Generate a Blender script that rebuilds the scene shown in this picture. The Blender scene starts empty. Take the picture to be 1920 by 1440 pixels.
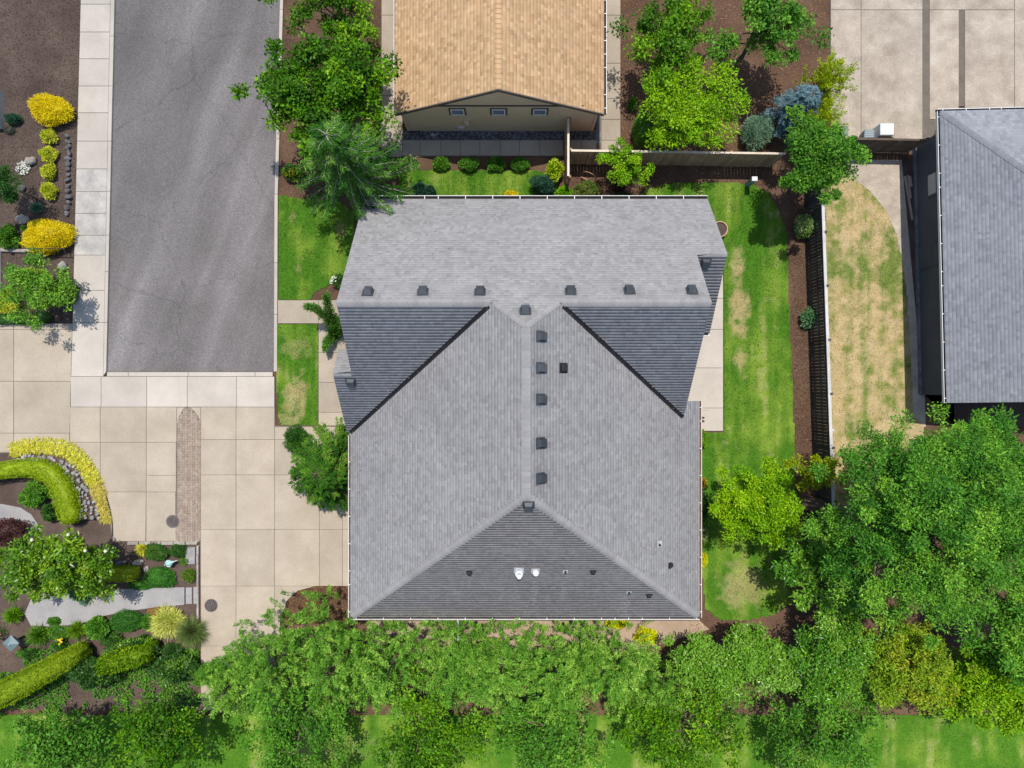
import bpy, math, random
import numpy as np
from mathutils import Vector, Matrix

R = math.radians
rng = np.random.default_rng(11)
random.seed(5)
S = bpy.context.scene
COL = S.collection

# ------------------------------------------------------------------ camera
CAM_H = 32.0          # the drone hovers 32 m over the yard, looking straight down
FPX = 1280.0          # focal length in photo pixels (1920 wide) = 24 mm on a 36 mm sensor
cam_d = bpy.data.cameras.new('camera')
cam_d.sensor_width = 36.0
cam_d.lens = 36.0 * FPX / 1920.0
cam_d.clip_start = 0.5
cam_d.clip_end = 2000.0
cam = bpy.data.objects.new('camera', cam_d)
cam.location = (0, 0, CAM_H)
COL.objects.link(cam)
S.camera = cam

# ------------------------------------------------------------------ sky and sun
SUN_EL = 70.5
w = bpy.data.worlds.new('World'); S.world = w; w.use_nodes = True
nt = w.node_tree; nt.nodes.clear()
sky = nt.nodes.new('ShaderNodeTexSky'); sky.sky_type = 'NISHITA'; sky.sun_disc = False
sky.sun_elevation = R(SUN_EL); sky.sun_rotation = 0.0
bg = nt.nodes.new('ShaderNodeBackground'); bg.inputs['Strength'].default_value = 0.138
wo = nt.nodes.new('ShaderNodeOutputWorld')
nt.links.new(sky.outputs[0], bg.inputs[0]); nt.links.new(bg.outputs[0], wo.inputs[0])
sun_d = bpy.data.lights.new('sun', 'SUN'); sun_d.energy = 3.7; sun_d.angle = R(0.53); sun_d.color = (1.0, 0.955, 0.89)
sun = bpy.data.objects.new('sun', sun_d); sun.rotation_euler = (-R(90 - SUN_EL), 0, 0); sun.location = (0, 20, 60)
COL.objects.link(sun)
S.view_settings.view_transform = 'Standard'; S.view_settings.look = 'None'
S.view_settings.exposure = 0.38; S.view_settings.gamma = 1.0
S.render.engine = 'CYCLES'
S.cycles.max_bounces = 6; S.cycles.diffuse_bounces = 2; S.cycles.transmission_bounces = 4


def G(u, v, z=0.0):
    """survey point: where the sight line through a photo pixel meets height z"""
    k = (CAM_H - z) / FPX
    return ((u - 960.0) * k, (720.0 - v) * k, z)


def lin(r, g, b):
    f = lambda c: (c / 255.0 / 12.92) if c <= 10 else ((c / 255.0 + 0.055) / 1.055) ** 2.4
    return (f(r), f(g), f(b))

# ------------------------------------------------------------------ materials
MAT = {}


def new_mat(name):
    m = bpy.data.materials.new(name); m.use_nodes = True
    n = m.node_tree; n.nodes.clear()
    out = n.nodes.new('ShaderNodeOutputMaterial')
    p = n.nodes.new('ShaderNodeBsdfPrincipled')
    n.links.new(p.outputs[0], out.inputs[0])
    MAT[name] = m
    return m, n, p, out


def noise_node(n, scale, detail=4.0, rough=0.55, vec=None, dist=0.0):
    t = n.nodes.new('ShaderNodeTexNoise')
    t.inputs['Scale'].default_value = scale; t.inputs['Detail'].default_value = detail
    t.inputs['Roughness'].default_value = rough; t.inputs['Distortion'].default_value = dist
    if vec is not None:
        n.links.new(vec, t.inputs['Vector'])
    return t


def ramp(n, fac, stops):
    r = n.nodes.new('ShaderNodeValToRGB')
    els = r.color_ramp.elements
    while len(els) < len(stops):
        els.new(0.5)
    for e, (pos, c) in zip(els, stops):
        e.position = pos; e.color = (c[0], c[1], c[2], 1)
    n.links.new(fac, r.inputs[0])
    return r


def mul(n, a, b, fac=1.0, mode='MULTIPLY'):
    m = n.nodes.new('ShaderNodeMixRGB'); m.blend_type = mode; m.inputs[0].default_value = fac
    n.links.new(a, m.inputs[1])
    if isinstance(b, tuple):
        m.inputs[2].default_value = (*b, 1)
    else:
        n.links.new(b, m.inputs[2])
    return m


def bump(n, p, h, strength, dist=0.02):
    b = n.nodes.new('ShaderNodeBump'); b.inputs['Strength'].default_value = strength; b.inputs['Distance'].default_value = dist
    n.links.new(h, b.inputs['Height']); n.links.new(b.outputs[0], p.inputs['Normal'])


def mat_surface(name, c1, c2, scale=0.8, fine=18.0, fine_amt=0.25, rough=0.9, bmp=0.3, rand=0.0, mid=None, spec=0.3, attr=False, metal=0.0):
    """two-tone mottled surface with fine grain, optional per-object tone"""
    m, n, p, out = new_mat(name)
    geo = n.nodes.new('ShaderNodeNewGeometry')
    a = noise_node(n, scale, 6.0, 0.62, geo.outputs['Position'])
    stops = [(0.3, c1), (0.7, c2)] if mid is None else [(0.28, c1), (0.5, mid), (0.72, c2)]
    col = ramp(n, a.outputs[0], stops).outputs[0]
    if attr:
        at = n.nodes.new('ShaderNodeAttribute'); at.attribute_name = 'Col'
        col = mul(n, col, at.outputs['Color']).outputs[0]
    f = noise_node(n, fine, 5.0, 0.7, geo.outputs['Position'])
    g = ramp(n, f.outputs[0], [(0.3, (1 - fine_amt,) * 3), (0.7, (1 + fine_amt * 0.6,) * 3)])
    col = mul(n, col, g.outputs[0]).outputs[0]
    if rand:
        oi = n.nodes.new('ShaderNodeObjectInfo')
        g2 = ramp(n, oi.outputs['Random'], [(0.0, (1 - rand,) * 3), (1.0, (1 + rand * 0.5,) * 3)])
        col = mul(n, col, g2.outputs[0]).outputs[0]
    n.links.new(col, p.inputs['Base Color'])
    p.inputs['Roughness'].default_value = rough; p.inputs['Specular IOR Level'].default_value = spec
    p.inputs['Metallic'].default_value = metal
    if rough > 0.85: p.inputs['Diffuse Roughness'].default_value = 0.3 if name.startswith('shingle') else 0.8
    if bmp:
        bump(n, p, f.outputs[0], bmp)
    return m


def mat_leaf(name, trans=0.3, rough=0.5, spec=0.25):
    m, n, p, out = new_mat(name)
    at = n.nodes.new('ShaderNodeAttribute'); at.attribute_name = 'Col'
    geo = n.nodes.new('ShaderNodeNewGeometry')
    f = noise_node(n, 9.0, 3.0, 0.6, geo.outputs['Position'])
    g = ramp(n, f.outputs[0], [(0.3, (0.82, 0.86, 0.8)), (0.7, (1.12, 1.08, 1.1))])
    col = mul(n, at.outputs['Color'], g.outputs[0])
    n.links.new(col.outputs[0], p.inputs['Base Color'])
    p.inputs['Roughness'].default_value = rough; p.inputs['Specular IOR Level'].default_value = spec
    tr = n.nodes.new('ShaderNodeBsdfTranslucent')
    bright = mul(n, col.outputs[0], (1.15, 1.3, 0.55))
    n.links.new(bright.outputs[0], tr.inputs[0])
    mx = n.nodes.new('ShaderNodeMixShader'); mx.inputs[0].default_value = trans
    n.links.new(p.outputs[0], mx.inputs[1]); n.links.new(tr.outputs[0], mx.inputs[2])
    n.links.new(mx.outputs[0], out.inputs[0])
    return m


def mat_asphalt():
    m, n, p, out = new_mat('asphalt')
    geo = n.nodes.new('ShaderNodeNewGeometry')
    # drifts of worn, sand-coloured aggregate swept along the way cars turn
    mp = n.nodes.new('ShaderNodeMapping'); mp.vector_type = 'TEXTURE'
    mp.inputs['Rotation'].default_value = (0, 0, R(-19)); mp.inputs['Scale'].default_value = (1.0, 9.0, 1.0)
    warp = noise_node(n, 0.13, 2.0, 0.5, geo.outputs['Position'])
    wm = n.nodes.new('ShaderNodeVectorMath'); wm.operation = 'MULTIPLY_ADD'
    wm.inputs[1].default_value = (1.6, 1.6, 0); n.links.new(warp.outputs['Color'], wm.inputs[0]); n.links.new(geo.outputs['Position'], wm.inputs[2])
    n.links.new(wm.outputs[0], mp.inputs[0])
    st = noise_node(n, 0.55, 3.0, 0.5, mp.outputs[0])
    c = ramp(n, st.outputs[0], [(0.30, (0.156, 0.145, 0.141)), (0.50, (0.186, 0.173, 0.168)), (0.75, (0.275, 0.259, 0.253))])
    pat = noise_node(n, 0.35, 3.0, 0.5, geo.outputs['Position'])
    c2 = mul(n, c.outputs[0], ramp(n, pat.outputs[0], [(0.3, (0.86, 0.85, 0.84)), (0.7, (1.1, 1.09, 1.1))]).outputs[0])
    v = n.nodes.new('ShaderNodeTexVoronoi'); v.inputs['Scale'].default_value = 34.0; n.links.new(geo.outputs['Position'], v.inputs[0])
    sp = mul(n, c2.outputs[0], ramp(n, v.outputs['Color'], [(0.0, (0.72,) * 3), (0.5, (0.97,) * 3), (0.95, (1.38,) * 3)]).outputs[0])
    f = noise_node(n, 60.0, 4.0, 0.7, geo.outputs['Position'])
    sp2 = mul(n, sp.outputs[0], ramp(n, f.outputs[0], [(0.3, (0.75,) * 3), (0.7, (1.22,) * 3)]).outputs[0])
    # hairline cracks wandering across the mat
    cv = n.nodes.new('ShaderNodeTexVoronoi'); cv.feature = 'DISTANCE_TO_EDGE'; cv.inputs['Scale'].default_value = 0.2
    wob = noise_node(n, 1.3, 4.0, 0.6, geo.outputs['Position'])
    wv = n.nodes.new('ShaderNodeVectorMath'); wv.operation = 'MULTIPLY_ADD'; wv.inputs[1].default_value = (0.9, 0.9, 0)
    n.links.new(wob.outputs['Color'], wv.inputs[0]); n.links.new(geo.outputs['Position'], wv.inputs[2]); n.links.new(wv.outputs[0], cv.inputs['Vector'])
    sp2 = mul(n, sp2.outputs[0], ramp(n, cv.outputs['Distance'], [(0.0, (0.66,) * 3), (0.0055, (1.0,) * 3)]).outputs[0], 0.75)
    n.links.new(sp2.outputs[0], p.inputs['Base Color'])
    p.inputs['Roughness'].default_value = 0.95; p.inputs['Specular IOR Level'].default_value = 0.2; p.inputs['Diffuse Roughness'].default_value = 1.0
    bump(n, p, v.outputs['Distance'], 0.35, 0.01)
    return m


mat_asphalt()
mat_surface('mulch', (0.085, 0.048, 0.030), (0.20, 0.118, 0.072), 0.55, 26.0, 0.55, 0.97, 0.9, mid=(0.135, 0.077, 0.048))
mat_surface('dirt', (0.32, 0.225, 0.15), (0.47, 0.36, 0.26), 0.7, 22.0, 0.3, 0.97, 0.5)
mat_surface('dark_mulch', (0.075, 0.052, 0.042), (0.15, 0.108, 0.085), 0.7, 30.0, 0.6, 0.97, 0.9)
mat_surface('concrete_drive', (0.375, 0.315, 0.240), (0.475, 0.410, 0.322), 0.7, 12.0, 0.11, 0.9, 0.15, rand=0.09)
mat_surface('concrete_walk', (0.45, 0.408, 0.348), (0.545, 0.495, 0.43), 0.7, 14.0, 0.07, 0.9, 0.12, rand=0.07)
mat_surface('concrete_stained', (0.34, 0.325, 0.30), (0.56, 0.52, 0.47), 1.6, 12.0, 0.12, 0.9, 0.12, rand=0.05)
mat_surface('concrete_old', (0.36, 0.295, 0.23), (0.56, 0.49, 0.40), 1.1, 12.0, 0.2, 0.92, 0.2, rand=0.05)
mat_surface('joint', (0.15, 0.125, 0.10), (0.21, 0.18, 0.145), 2.0, 20.0, 0.3)
mat_surface('aggregate', (0.30, 0.285, 0.28), (0.40, 0.385, 0.375), 1.2, 40.0, 0.4, 0.95, 0.5)
mat_surface('brick_paver', (0.30, 0.245, 0.195), (0.38, 0.318, 0.255), 3.0, 25.0, 0.2, 0.9, 0.3, attr=True)
mat_surface('shingle', (0.91, 0.91, 0.92), (1.05, 1.05, 1.05), 1.0, 55.0, 0.22, 0.95, 0.4, attr=True, spec=0.2)
mat_surface('shingle_brown', (0.90, 0.90, 0.90), (1.06, 1.05, 1.04), 1.2, 45.0, 0.22, 0.95, 0.4, attr=True, spec=0.2)
mat_surface('roof_deck', (0.16, 0.16, 0.175), (0.2, 0.2, 0.215), 2.0, 30.0, 0.2)
mat_surface('trim_white', (0.70, 0.67, 0.63), (0.78, 0.76, 0.72), 2.0, 20.0, 0.08, 0.6, 0.0)
mat_surface('gutter_inside', (0.022, 0.018, 0.016), (0.045, 0.035, 0.03), 3.0, 20.0, 0.3, 0.9, 0.2)
mat_surface('gutter_needles', (0.14, 0.065, 0.04), (0.26, 0.135, 0.09), 3.0, 25.0, 0.4, 0.95, 0.5)
mat_surface('flashing_black', (0.012, 0.012, 0.014), (0.022, 0.022, 0.026), 2.0, 20.0, 0.2, 0.7, 0.0, spec=0.15)
mat_surface('vent_metal', (0.034, 0.040, 0.048), (0.055, 0.064, 0.075), 4.0, 20.0, 0.15, 0.55, 0.0, rand=0.3, spec=0.4)
mat_surface('black_plastic', (0.014, 0.014, 0.016), (0.028, 0.028, 0.03), 4.0, 20.0, 0.2, 0.6, 0.0)
mat_surface('white_metal', (0.70, 0.73, 0.73), (0.80, 0.82, 0.82), 4.0, 20.0, 0.06, 0.4, 0.0)
mat_surface('lead_grey', (0.36, 0.38, 0.40), (0.46, 0.48, 0.50), 4.0, 20.0, 0.1, 0.6, 0.0)
mat_surface('siding_grey', (0.20, 0.205, 0.215), (0.24, 0.245, 0.255), 1.0, 20.0, 0.06, 0.8, 0.0)
mat_surface('siding_tan', (0.64, 0.465, 0.29), (0.70, 0.53, 0.34), 0.8, 20.0, 0.06, 0.85, 0.0)
mat_surface('trim_brown', (0.085, 0.07, 0.055), (0.12, 0.10, 0.08), 2.0, 20.0, 0.1, 0.7, 0.0)
mat_surface('siding_navy', (0.060, 0.068, 0.085), (0.082, 0.090, 0.11), 1.0, 20.0, 0.1, 0.8, 0.0)
mat_surface('cedar_board', (0.34, 0.20, 0.10), (0.50, 0.33, 0.185), 1.4, 22.0, 0.3, 0.9, 0.2, rand=0.22)
mat_surface('cedar_cap', (0.55, 0.46, 0.35), (0.68, 0.58, 0.46), 2.0, 20.0, 0.12, 0.85, 0.1, rand=0.1)
mat_surface('black_stain_board', (0.042, 0.040, 0.038), (0.085, 0.08, 0.076), 1.4, 22.0, 0.3, 0.85, 0.2, rand=0.3)
mat_surface('weathered_cap', (0.40, 0.39, 0.37), (0.56, 0.54, 0.51), 2.0, 20.0, 0.12, 0.85, 0.1, rand=0.12)
mat_surface('dark_wood', (0.10, 0.07, 0.05), (0.17, 0.125, 0.09), 1.4, 22.0, 0.3, 0.9, 0.2, rand=0.3)
mat_surface('lumber', (0.36, 0.27, 0.20), (0.48, 0.38, 0.29), 2.0, 22.0, 0.2, 0.85, 0.1)
mat_surface('bark', (0.10, 0.072, 0.05), (0.19, 0.145, 0.11), 3.0, 18.0, 0.4, 0.95, 0.7)
mat_surface('stone_grey', (0.24, 0.23, 0.225), (0.42, 0.40, 0.395), 3.0, 16.0, 0.25, 0.9, 0.5, rand=0.28)
mat_surface('stone_tan', (0.30, 0.265, 0.225), (0.46, 0.42, 0.37), 3.0, 16.0, 0.25, 0.9, 0.5, rand=0.2)
mat_surface('stone_dark', (0.085, 0.085, 0.09), (0.19, 0.19, 0.195), 3.0, 16.0, 0.25, 0.9, 0.5, rand=0.28)
mat_surface('pebble', (0.16, 0.16, 0.17), (0.32, 0.32, 0.33), 4.0, 30.0, 0.3, 0.8, 0.3, attr=True)
mat_surface('cast_iron', (0.04, 0.032, 0.03), (0.08, 0.064, 0.06), 5.0, 25.0, 0.25, 0.75, 0.3, spec=0.4)
mat_surface('cast_iron_light', (0.12, 0.098, 0.09), (0.19, 0.155, 0.145), 5.0, 25.0, 0.25, 0.7, 0.3, spec=0.4)
mat_surface('copper_patina', (0.30, 0.50, 0.48), (0.44, 0.62, 0.60), 6.0, 25.0, 0.15, 0.6, 0.1)
mat_surface('bronze_rust', (0.26, 0.14, 0.09), (0.40, 0.24, 0.16), 6.0, 25.0, 0.2, 0.7, 0.1)
mat_surface('terracotta', (0.42, 0.24, 0.14), (0.55, 0.36, 0.24), 5.0, 25.0, 0.15, 0.85, 0.1)
mat_surface('utility_green', (0.14, 0.24, 0.23), (0.19, 0.31, 0.295), 3.0, 20.0, 0.08, 0.5, 0.0)
mat_surface('cool_white', (0.62, 0.66, 0.66), (0.70, 0.73, 0.72), 3.0, 20.0, 0.05, 0.5, 0.0)
mat_surface('slate_blue', (0.10, 0.15, 0.165), (0.15, 0.21, 0.225), 3.0, 20.0, 0.1, 0.5, 0.0)
mat_surface('black_iron', (0.02, 0.018, 0.016), (0.045, 0.04, 0.036), 3.0, 20.0, 0.2, 0.6, 0.0)
mat_surface('lawn', (0.80, 0.82, 0.78), (1.12, 1.1, 1.1), 2.2, 30.0, 0.4, 0.95, 0.8, attr=True, spec=0.1)
mat_leaf('leaf', 0.18, 0.5, 0.16)
mat_leaf('leaf_gloss', 0.18, 0.38, 0.35)
mat_leaf('needle', 0.14, 0.65, 0.1)
mat_leaf('grass_blade', 0.3, 0.6, 0.15)
mg, ng, pg, og = new_mat('window_glass')
pg.inputs['Base Color'].default_value = (0.16, 0.22, 0.28, 1); pg.inputs['Roughness'].default_value = 0.08
pg.inputs['Specular IOR Level'].default_value = 0.8

# ------------------------------------------------------------------ object helpers


def link(name, me, m=None, parent=None, M=None, local=False):
    o = bpy.data.objects.new(name, me)
    if m and me is not None and not me.materials:
        me.materials.append(MAT[m])
    COL.objects.link(o)
    if parent is not None:
        o.parent = parent
        if not local and parent.type == 'EMPTY':
            o.matrix_parent_inverse = Matrix.Translation(parent.location).inverted()
    if M is not None:
        o.matrix_basis = M
    return o


def tag(o, label=None, cat=None, group=None, kind=None):
    if label: o['label'] = label
    if cat: o['category'] = cat
    if group: o['group'] = group
    if kind: o['kind'] = kind
    return o


def empty(name, loc, label, cat, group=None, rz=0.0):
    o = bpy.data.objects.new(name, None); COL.objects.link(o)
    o.location = loc; o.rotation_euler = (0, 0, rz); o.empty_display_size = 0.3
    return tag(o, label, cat, group)


def np_mesh(name, V, Fc, cols=None, smooth=False):
    V = np.asarray(V, dtype=np.float32).reshape(-1, 3); Fc = np.asarray(Fc, dtype=np.int32)
    k = Fc.shape[1]
    me = bpy.data.meshes.new(name)
    me.vertices.add(len(V)); me.vertices.foreach_set('co', V.ravel())
    me.loops.add(Fc.size); me.loops.foreach_set('vertex_index', Fc.ravel())
    me.polygons.add(len(Fc)); me.polygons.foreach_set('loop_start', np.arange(0, Fc.size, k, dtype=np.int32))
    if smooth:
        me.polygons.foreach_set('use_smooth', np.ones(len(Fc), dtype=bool))
    if cols is not None:
        a = me.attributes.new('Col', 'FLOAT_COLOR', 'POINT')
        c4 = np.ones((len(V), 4), dtype=np.float32); c4[:, :3] = cols
        a.data.foreach_set('color', c4.ravel())
    me.update(calc_edges=True)
    return me


def join_np(parts):
    """parts: list of (V, F, C) with quads"""
    Vs, Fs, Cs, off = [], [], [], 0
    for V, Fc, C in parts:
        Vs.append(V); Fs.append(Fc + off); Cs.append(C); off += len(V)
    return np.concatenate(Vs), np.concatenate(Fs), np.concatenate(Cs)


class MB:
    def __init__(s): s.v = []; s.f = []; s.sm = []

    def quad(s, *p):
        b = len(s.v); s.v += [tuple(q) for q in p]; s.f.append(tuple(range(b, b + len(p))))

    def box(s, x0, x1, y0, y1, z0, z1, ch=0.0):
        b = len(s.v)
        if ch <= 0:
            s.v += [(x0, y0, z0), (x1, y0, z0), (x1, y1, z0), (x0, y1, z0), (x0, y0, z1), (x1, y0, z1), (x1, y1, z1), (x0, y1, z1)]
            s.f += [tuple(b + i for i in q) for q in ((3, 2, 1, 0), (4, 5, 6, 7), (0, 1, 5, 4), (1, 2, 6, 5), (2, 3, 7, 6), (3, 0, 4, 7))]
        else:
            s.prism([(x0, y0), (x1, y0), (x1, y1), (x0, y1)], z0, z1, ch)
        return s

    def prism(s, poly, z0, z1, ch=0.0):
        n = len(poly); b = len(s.v)
        ar = sum(poly[i][0] * poly[(i + 1) % n][1] - poly[(i + 1) % n][0] * poly[i][1] for i in range(n))
        if ar < 0: poly = list(reversed(poly))
        s.v += [(x, y, z0) for x, y in poly]
        if ch > 0:
            s.v += [(x, y, z1 - ch) for x, y in poly]
            cx = sum(p[0] for p in poly) / n; cy = sum(p[1] for p in poly) / n
            top = []
            for i in range(n):
                p0 = poly[i - 1]; p1 = poly[i]; p2 = poly[(i + 1) % n]
                d1 = Vector((p1[0] - p0[0], p1[1] - p0[1])).normalized(); d2 = Vector((p2[0] - p1[0], p2[1] - p1[1])).normalized()
                nn = Vector((-d1.y - d2.y, d1.x + d2.x))
                nn = nn.normalized() if nn.length > 1e-6 else Vector((0, 0))
                top.append((p1[0] + nn.x * ch * 1.3, p1[1] + nn.y * ch * 1.3, z1))
            s.v += top
            rings = 3
        else:
            s.v += [(x, y, z1) for x, y in poly]; rings = 2
        s.f.append(tuple(reversed(range(b, b + n))))
        for r in range(rings - 1):
            for i in range(n):
                j = (i + 1) % n
                s.f.append((b + r * n + i, b + r * n + j, b + (r + 1) * n + j, b + (r + 1) * n + i))
        s.f.append(tuple(b + (rings - 1) * n + i for i in range(n)))
        return s

    def cyl(s, p, r0, r1, h, n=12, cap=True, z_ax=None):
        b = len(s.v); x, y, z = p
        for r, zz in ((r0, z), (r1, z + h)):
            for i in range(n):
                a = 2 * math.pi * i / n
                s.v.append((x + r * math.cos(a), y + r * math.sin(a), zz))
        for i in range(n):
            j = (i + 1) % n
            s.f.append((b + i, b + j, b + n + j, b + n + i))
        if cap:
            s.f.append(tuple(reversed(range(b, b + n)))); s.f.append(tuple(range(b + n, b + 2 * n)))
        return s

    def lathe(s, p, prof, n=16):
        b = len(s.v); x, y, z = p
        for r, zz in prof:
            for i in range(n):
                a = 2 * math.pi * i / n
                s.v.append((x + r * math.cos(a), y + r * math.sin(a), z + zz))
        for k in range(len(prof) - 1):
            for i in range(n):
                j = (i + 1) % n
                s.f.append((b + k * n + i, b + k * n + j, b + (k + 1) * n + j, b + (k + 1) * n + i))
        return s

    def tube(s, pts, rads, n=6):
        b = len(s.v); P = [Vector(q) for q in pts]
        for i, q in enumerate(P):
            d = (P[min(i + 1, len(P) - 1)] - P[max(i - 1, 0)]).normalized()
            a = Vector((0, 0, 1)) if abs(d.z) < 0.9 else Vector((1, 0, 0))
            e1 = d.cross(a).normalized(); e2 = d.cross(e1)
            for k in range(n):
                t = 2 * math.pi * k / n
                s.v.append(tuple(q + (e1 * math.cos(t) + e2 * math.sin(t)) * rads[i]))
        for i in range(len(P) - 1):
            for k in range(n):
                j = (k + 1) % n
                s.f.append((b + i * n + k, b + i * n + j, b + (i + 1) * n + j, b + (i + 1) * n + k))
        s.f.append(tuple(b + k for k in range(n))); s.f.append(tuple(b + (len(P) - 1) * n + k for k in reversed(range(n))))
        return s

    def bar(s, a, c, wd, ht=None):
        a = Vector(a); c = Vector(c); ht = ht or wd
        d = (c - a).normalized(); up = Vector((0, 0, 1)) if abs(d.z) < 0.95 else Vector((0, 1, 0))
        e = d.cross(up).normalized() * wd / 2; f = e.cross(d).normalized() * ht / 2
        b = len(s.v)
        for q in (a, c):
            for sx, sy in ((-1, -1), (1, -1), (1, 1), (-1, 1)):
                s.v.append(tuple(q + e * sx + f * sy))
        s.f += [tuple(b + i for i in q) for q in ((0, 1, 2, 3), (7, 6, 5, 4), (0, 4, 5, 1), (1, 5, 6, 2), (2, 6, 7, 3), (3, 7, 4, 0))]
        return s

    def mesh(s, name, smooth=False):
        me = bpy.data.meshes.new(name); me.from_pydata(s.v, [], s.f); me.update()
        if smooth:
            me.polygons.foreach_set('use_smooth', [True] * len(me.polygons))
        return me

    def obj(s, name, m, parent=None, smooth=False, M=None, local=False):
        return link(name, s.mesh(name, smooth), m, parent, M, local)


def vnoise(x, y, scale, seed=0):
    x = np.asarray(x) * scale + seed * 17.3; y = np.asarray(y) * scale - seed * 9.1
    xi = np.floor(x).astype(np.int64); yi = np.floor(y).astype(np.int64); fx = x - xi; fy = y - yi
    fx = fx * fx * (3 - 2 * fx); fy = fy * fy * (3 - 2 * fy)

    def h(a, b):
        n = (a * 374761393 + b * 668265263 + seed * 974711) & 0x7fffffff
        n = ((n ^ (n >> 13)) * 1274126177) & 0x7fffffff
        return ((n ^ (n >> 16)) & 0xffff) / 65535.0
    return (h(xi, yi) * (1 - fx) + h(xi + 1, yi) * fx) * (1 - fy) + (h(xi, yi + 1) * (1 - fx) + h(xi + 1, yi + 1) * fx) * fy


def fbm(x, y, scale, seed=0, o=4):
    t = 0; a = 0.5; s = 0
    for k in range(o):
        t = t + a * vnoise(x, y, scale * 2 ** k, seed + k); s += a; a *= 0.55
    return t / s


def in_poly(x, y, poly):
    inside = np.zeros(len(x), dtype=bool); n = len(poly)
    for i in range(n):
        x0, y0 = poly[i][0], poly[i][1]; x1, y1 = poly[i - 1][0], poly[i - 1][1]
        c = ((y0 > y) != (y1 > y)) & (x < (x1 - x0) * (y - y0) / ((y1 - y0) if y1 != y0 else 1e-9) + x0)
        inside ^= c
    return inside

# ------------------------------------------------------------------ foliage helpers


def unit(a):
    return a / np.maximum(np.linalg.norm(a, axis=1, keepdims=True), 1e-9)


def leaf_quads(P, D, L, W, C, upb=0.6, g=None):
    g = g or rng
    N = len(P); D = unit(D)
    nrm = unit(np.array([0, 0, 1.0]) * upb + g.normal(size=(N, 3)) * (1 - upb) * 0.8)
    Sd = unit(np.cross(D, nrm)); L = np.broadcast_to(np.asarray(L, float), (N,))[:, None]; W = np.broadcast_to(np.asarray(W, float), (N,))[:, None]
    V = np.empty((N, 4, 3)); V[:, 0] = P; V[:, 1] = P + D * L * .45 + Sd * W * .5; V[:, 2] = P + D * L; V[:, 3] = P + D * L * .45 - Sd * W * .5
    Fc = np.arange(N * 4).reshape(N, 4)
    return V.reshape(-1, 3), Fc, np.repeat(C, 4, axis=0)


def pick_cols(pal, idx_noise, n, jit=0.18, g=None):
    g = g or rng
    pal = np.array(pal, float)
    t = np.clip(idx_noise, 0, 0.999) * (len(pal) - 1)
    i = t.astype(int); f = (t - i)[:, None]
    c = pal[i] * (1 - f) + pal[np.minimum(i + 1, len(pal) - 1)] * f
    m_ = c.mean(axis=1, keepdims=True); c = np.clip(m_ + (c - m_) * 1.12, 0.003, 1) * 0.88
    return c * (1 + g.normal(size=(n, 1)) * jit).clip(0.45, 1.7) * (1 + g.normal(size=(n, 3)) * 0.05)


def cube_sphere(n):
    t = np.linspace(-1, 1, n + 1); Vs = []; Fs = []; off = 0
    for ax in range(3):
        for sg in (-1, 1):
            a, b = np.meshgrid(t, t, indexing='ij'); c = np.full_like(a, sg)
            P = [None] * 3; P[ax] = c; P[(ax + 1) % 3] = a if sg > 0 else b; P[(ax + 2) % 3] = b if sg > 0 else a
            Vs.append(np.stack(P, -1).reshape(-1, 3))
            i, j = np.meshgrid(np.arange(n), np.arange(n), indexing='ij'); k = (i * (n + 1) + j).ravel() + off
            Fs.append(np.stack([k, k + n + 1, k + n + 2, k + 1], -1)); off += (n + 1) ** 2
    return unit(np.concatenate(Vs)), np.concatenate(Fs)


class Lobes:
    """lumpy radius over the sphere: many overlapping bosses of growth"""
    def __init__(s, k=40, kap=18.0, amt=0.3, g=None):
        g = g or rng
        s.d = unit(g.normal(size=(k, 3))); s.a = g.uniform(0.55, 1.0, k); s.kap = kap; s.amt = amt

    def __call__(s, d):
        e = np.exp(s.kap * (d @ s.d.T - 1)) * s.a
        return 1 - s.amt + s.amt * e.max(axis=1)

    def idx(s, d):
        return (np.exp(s.kap * (d @ s.d.T - 1)) * s.a).argmax(axis=1)


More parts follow.
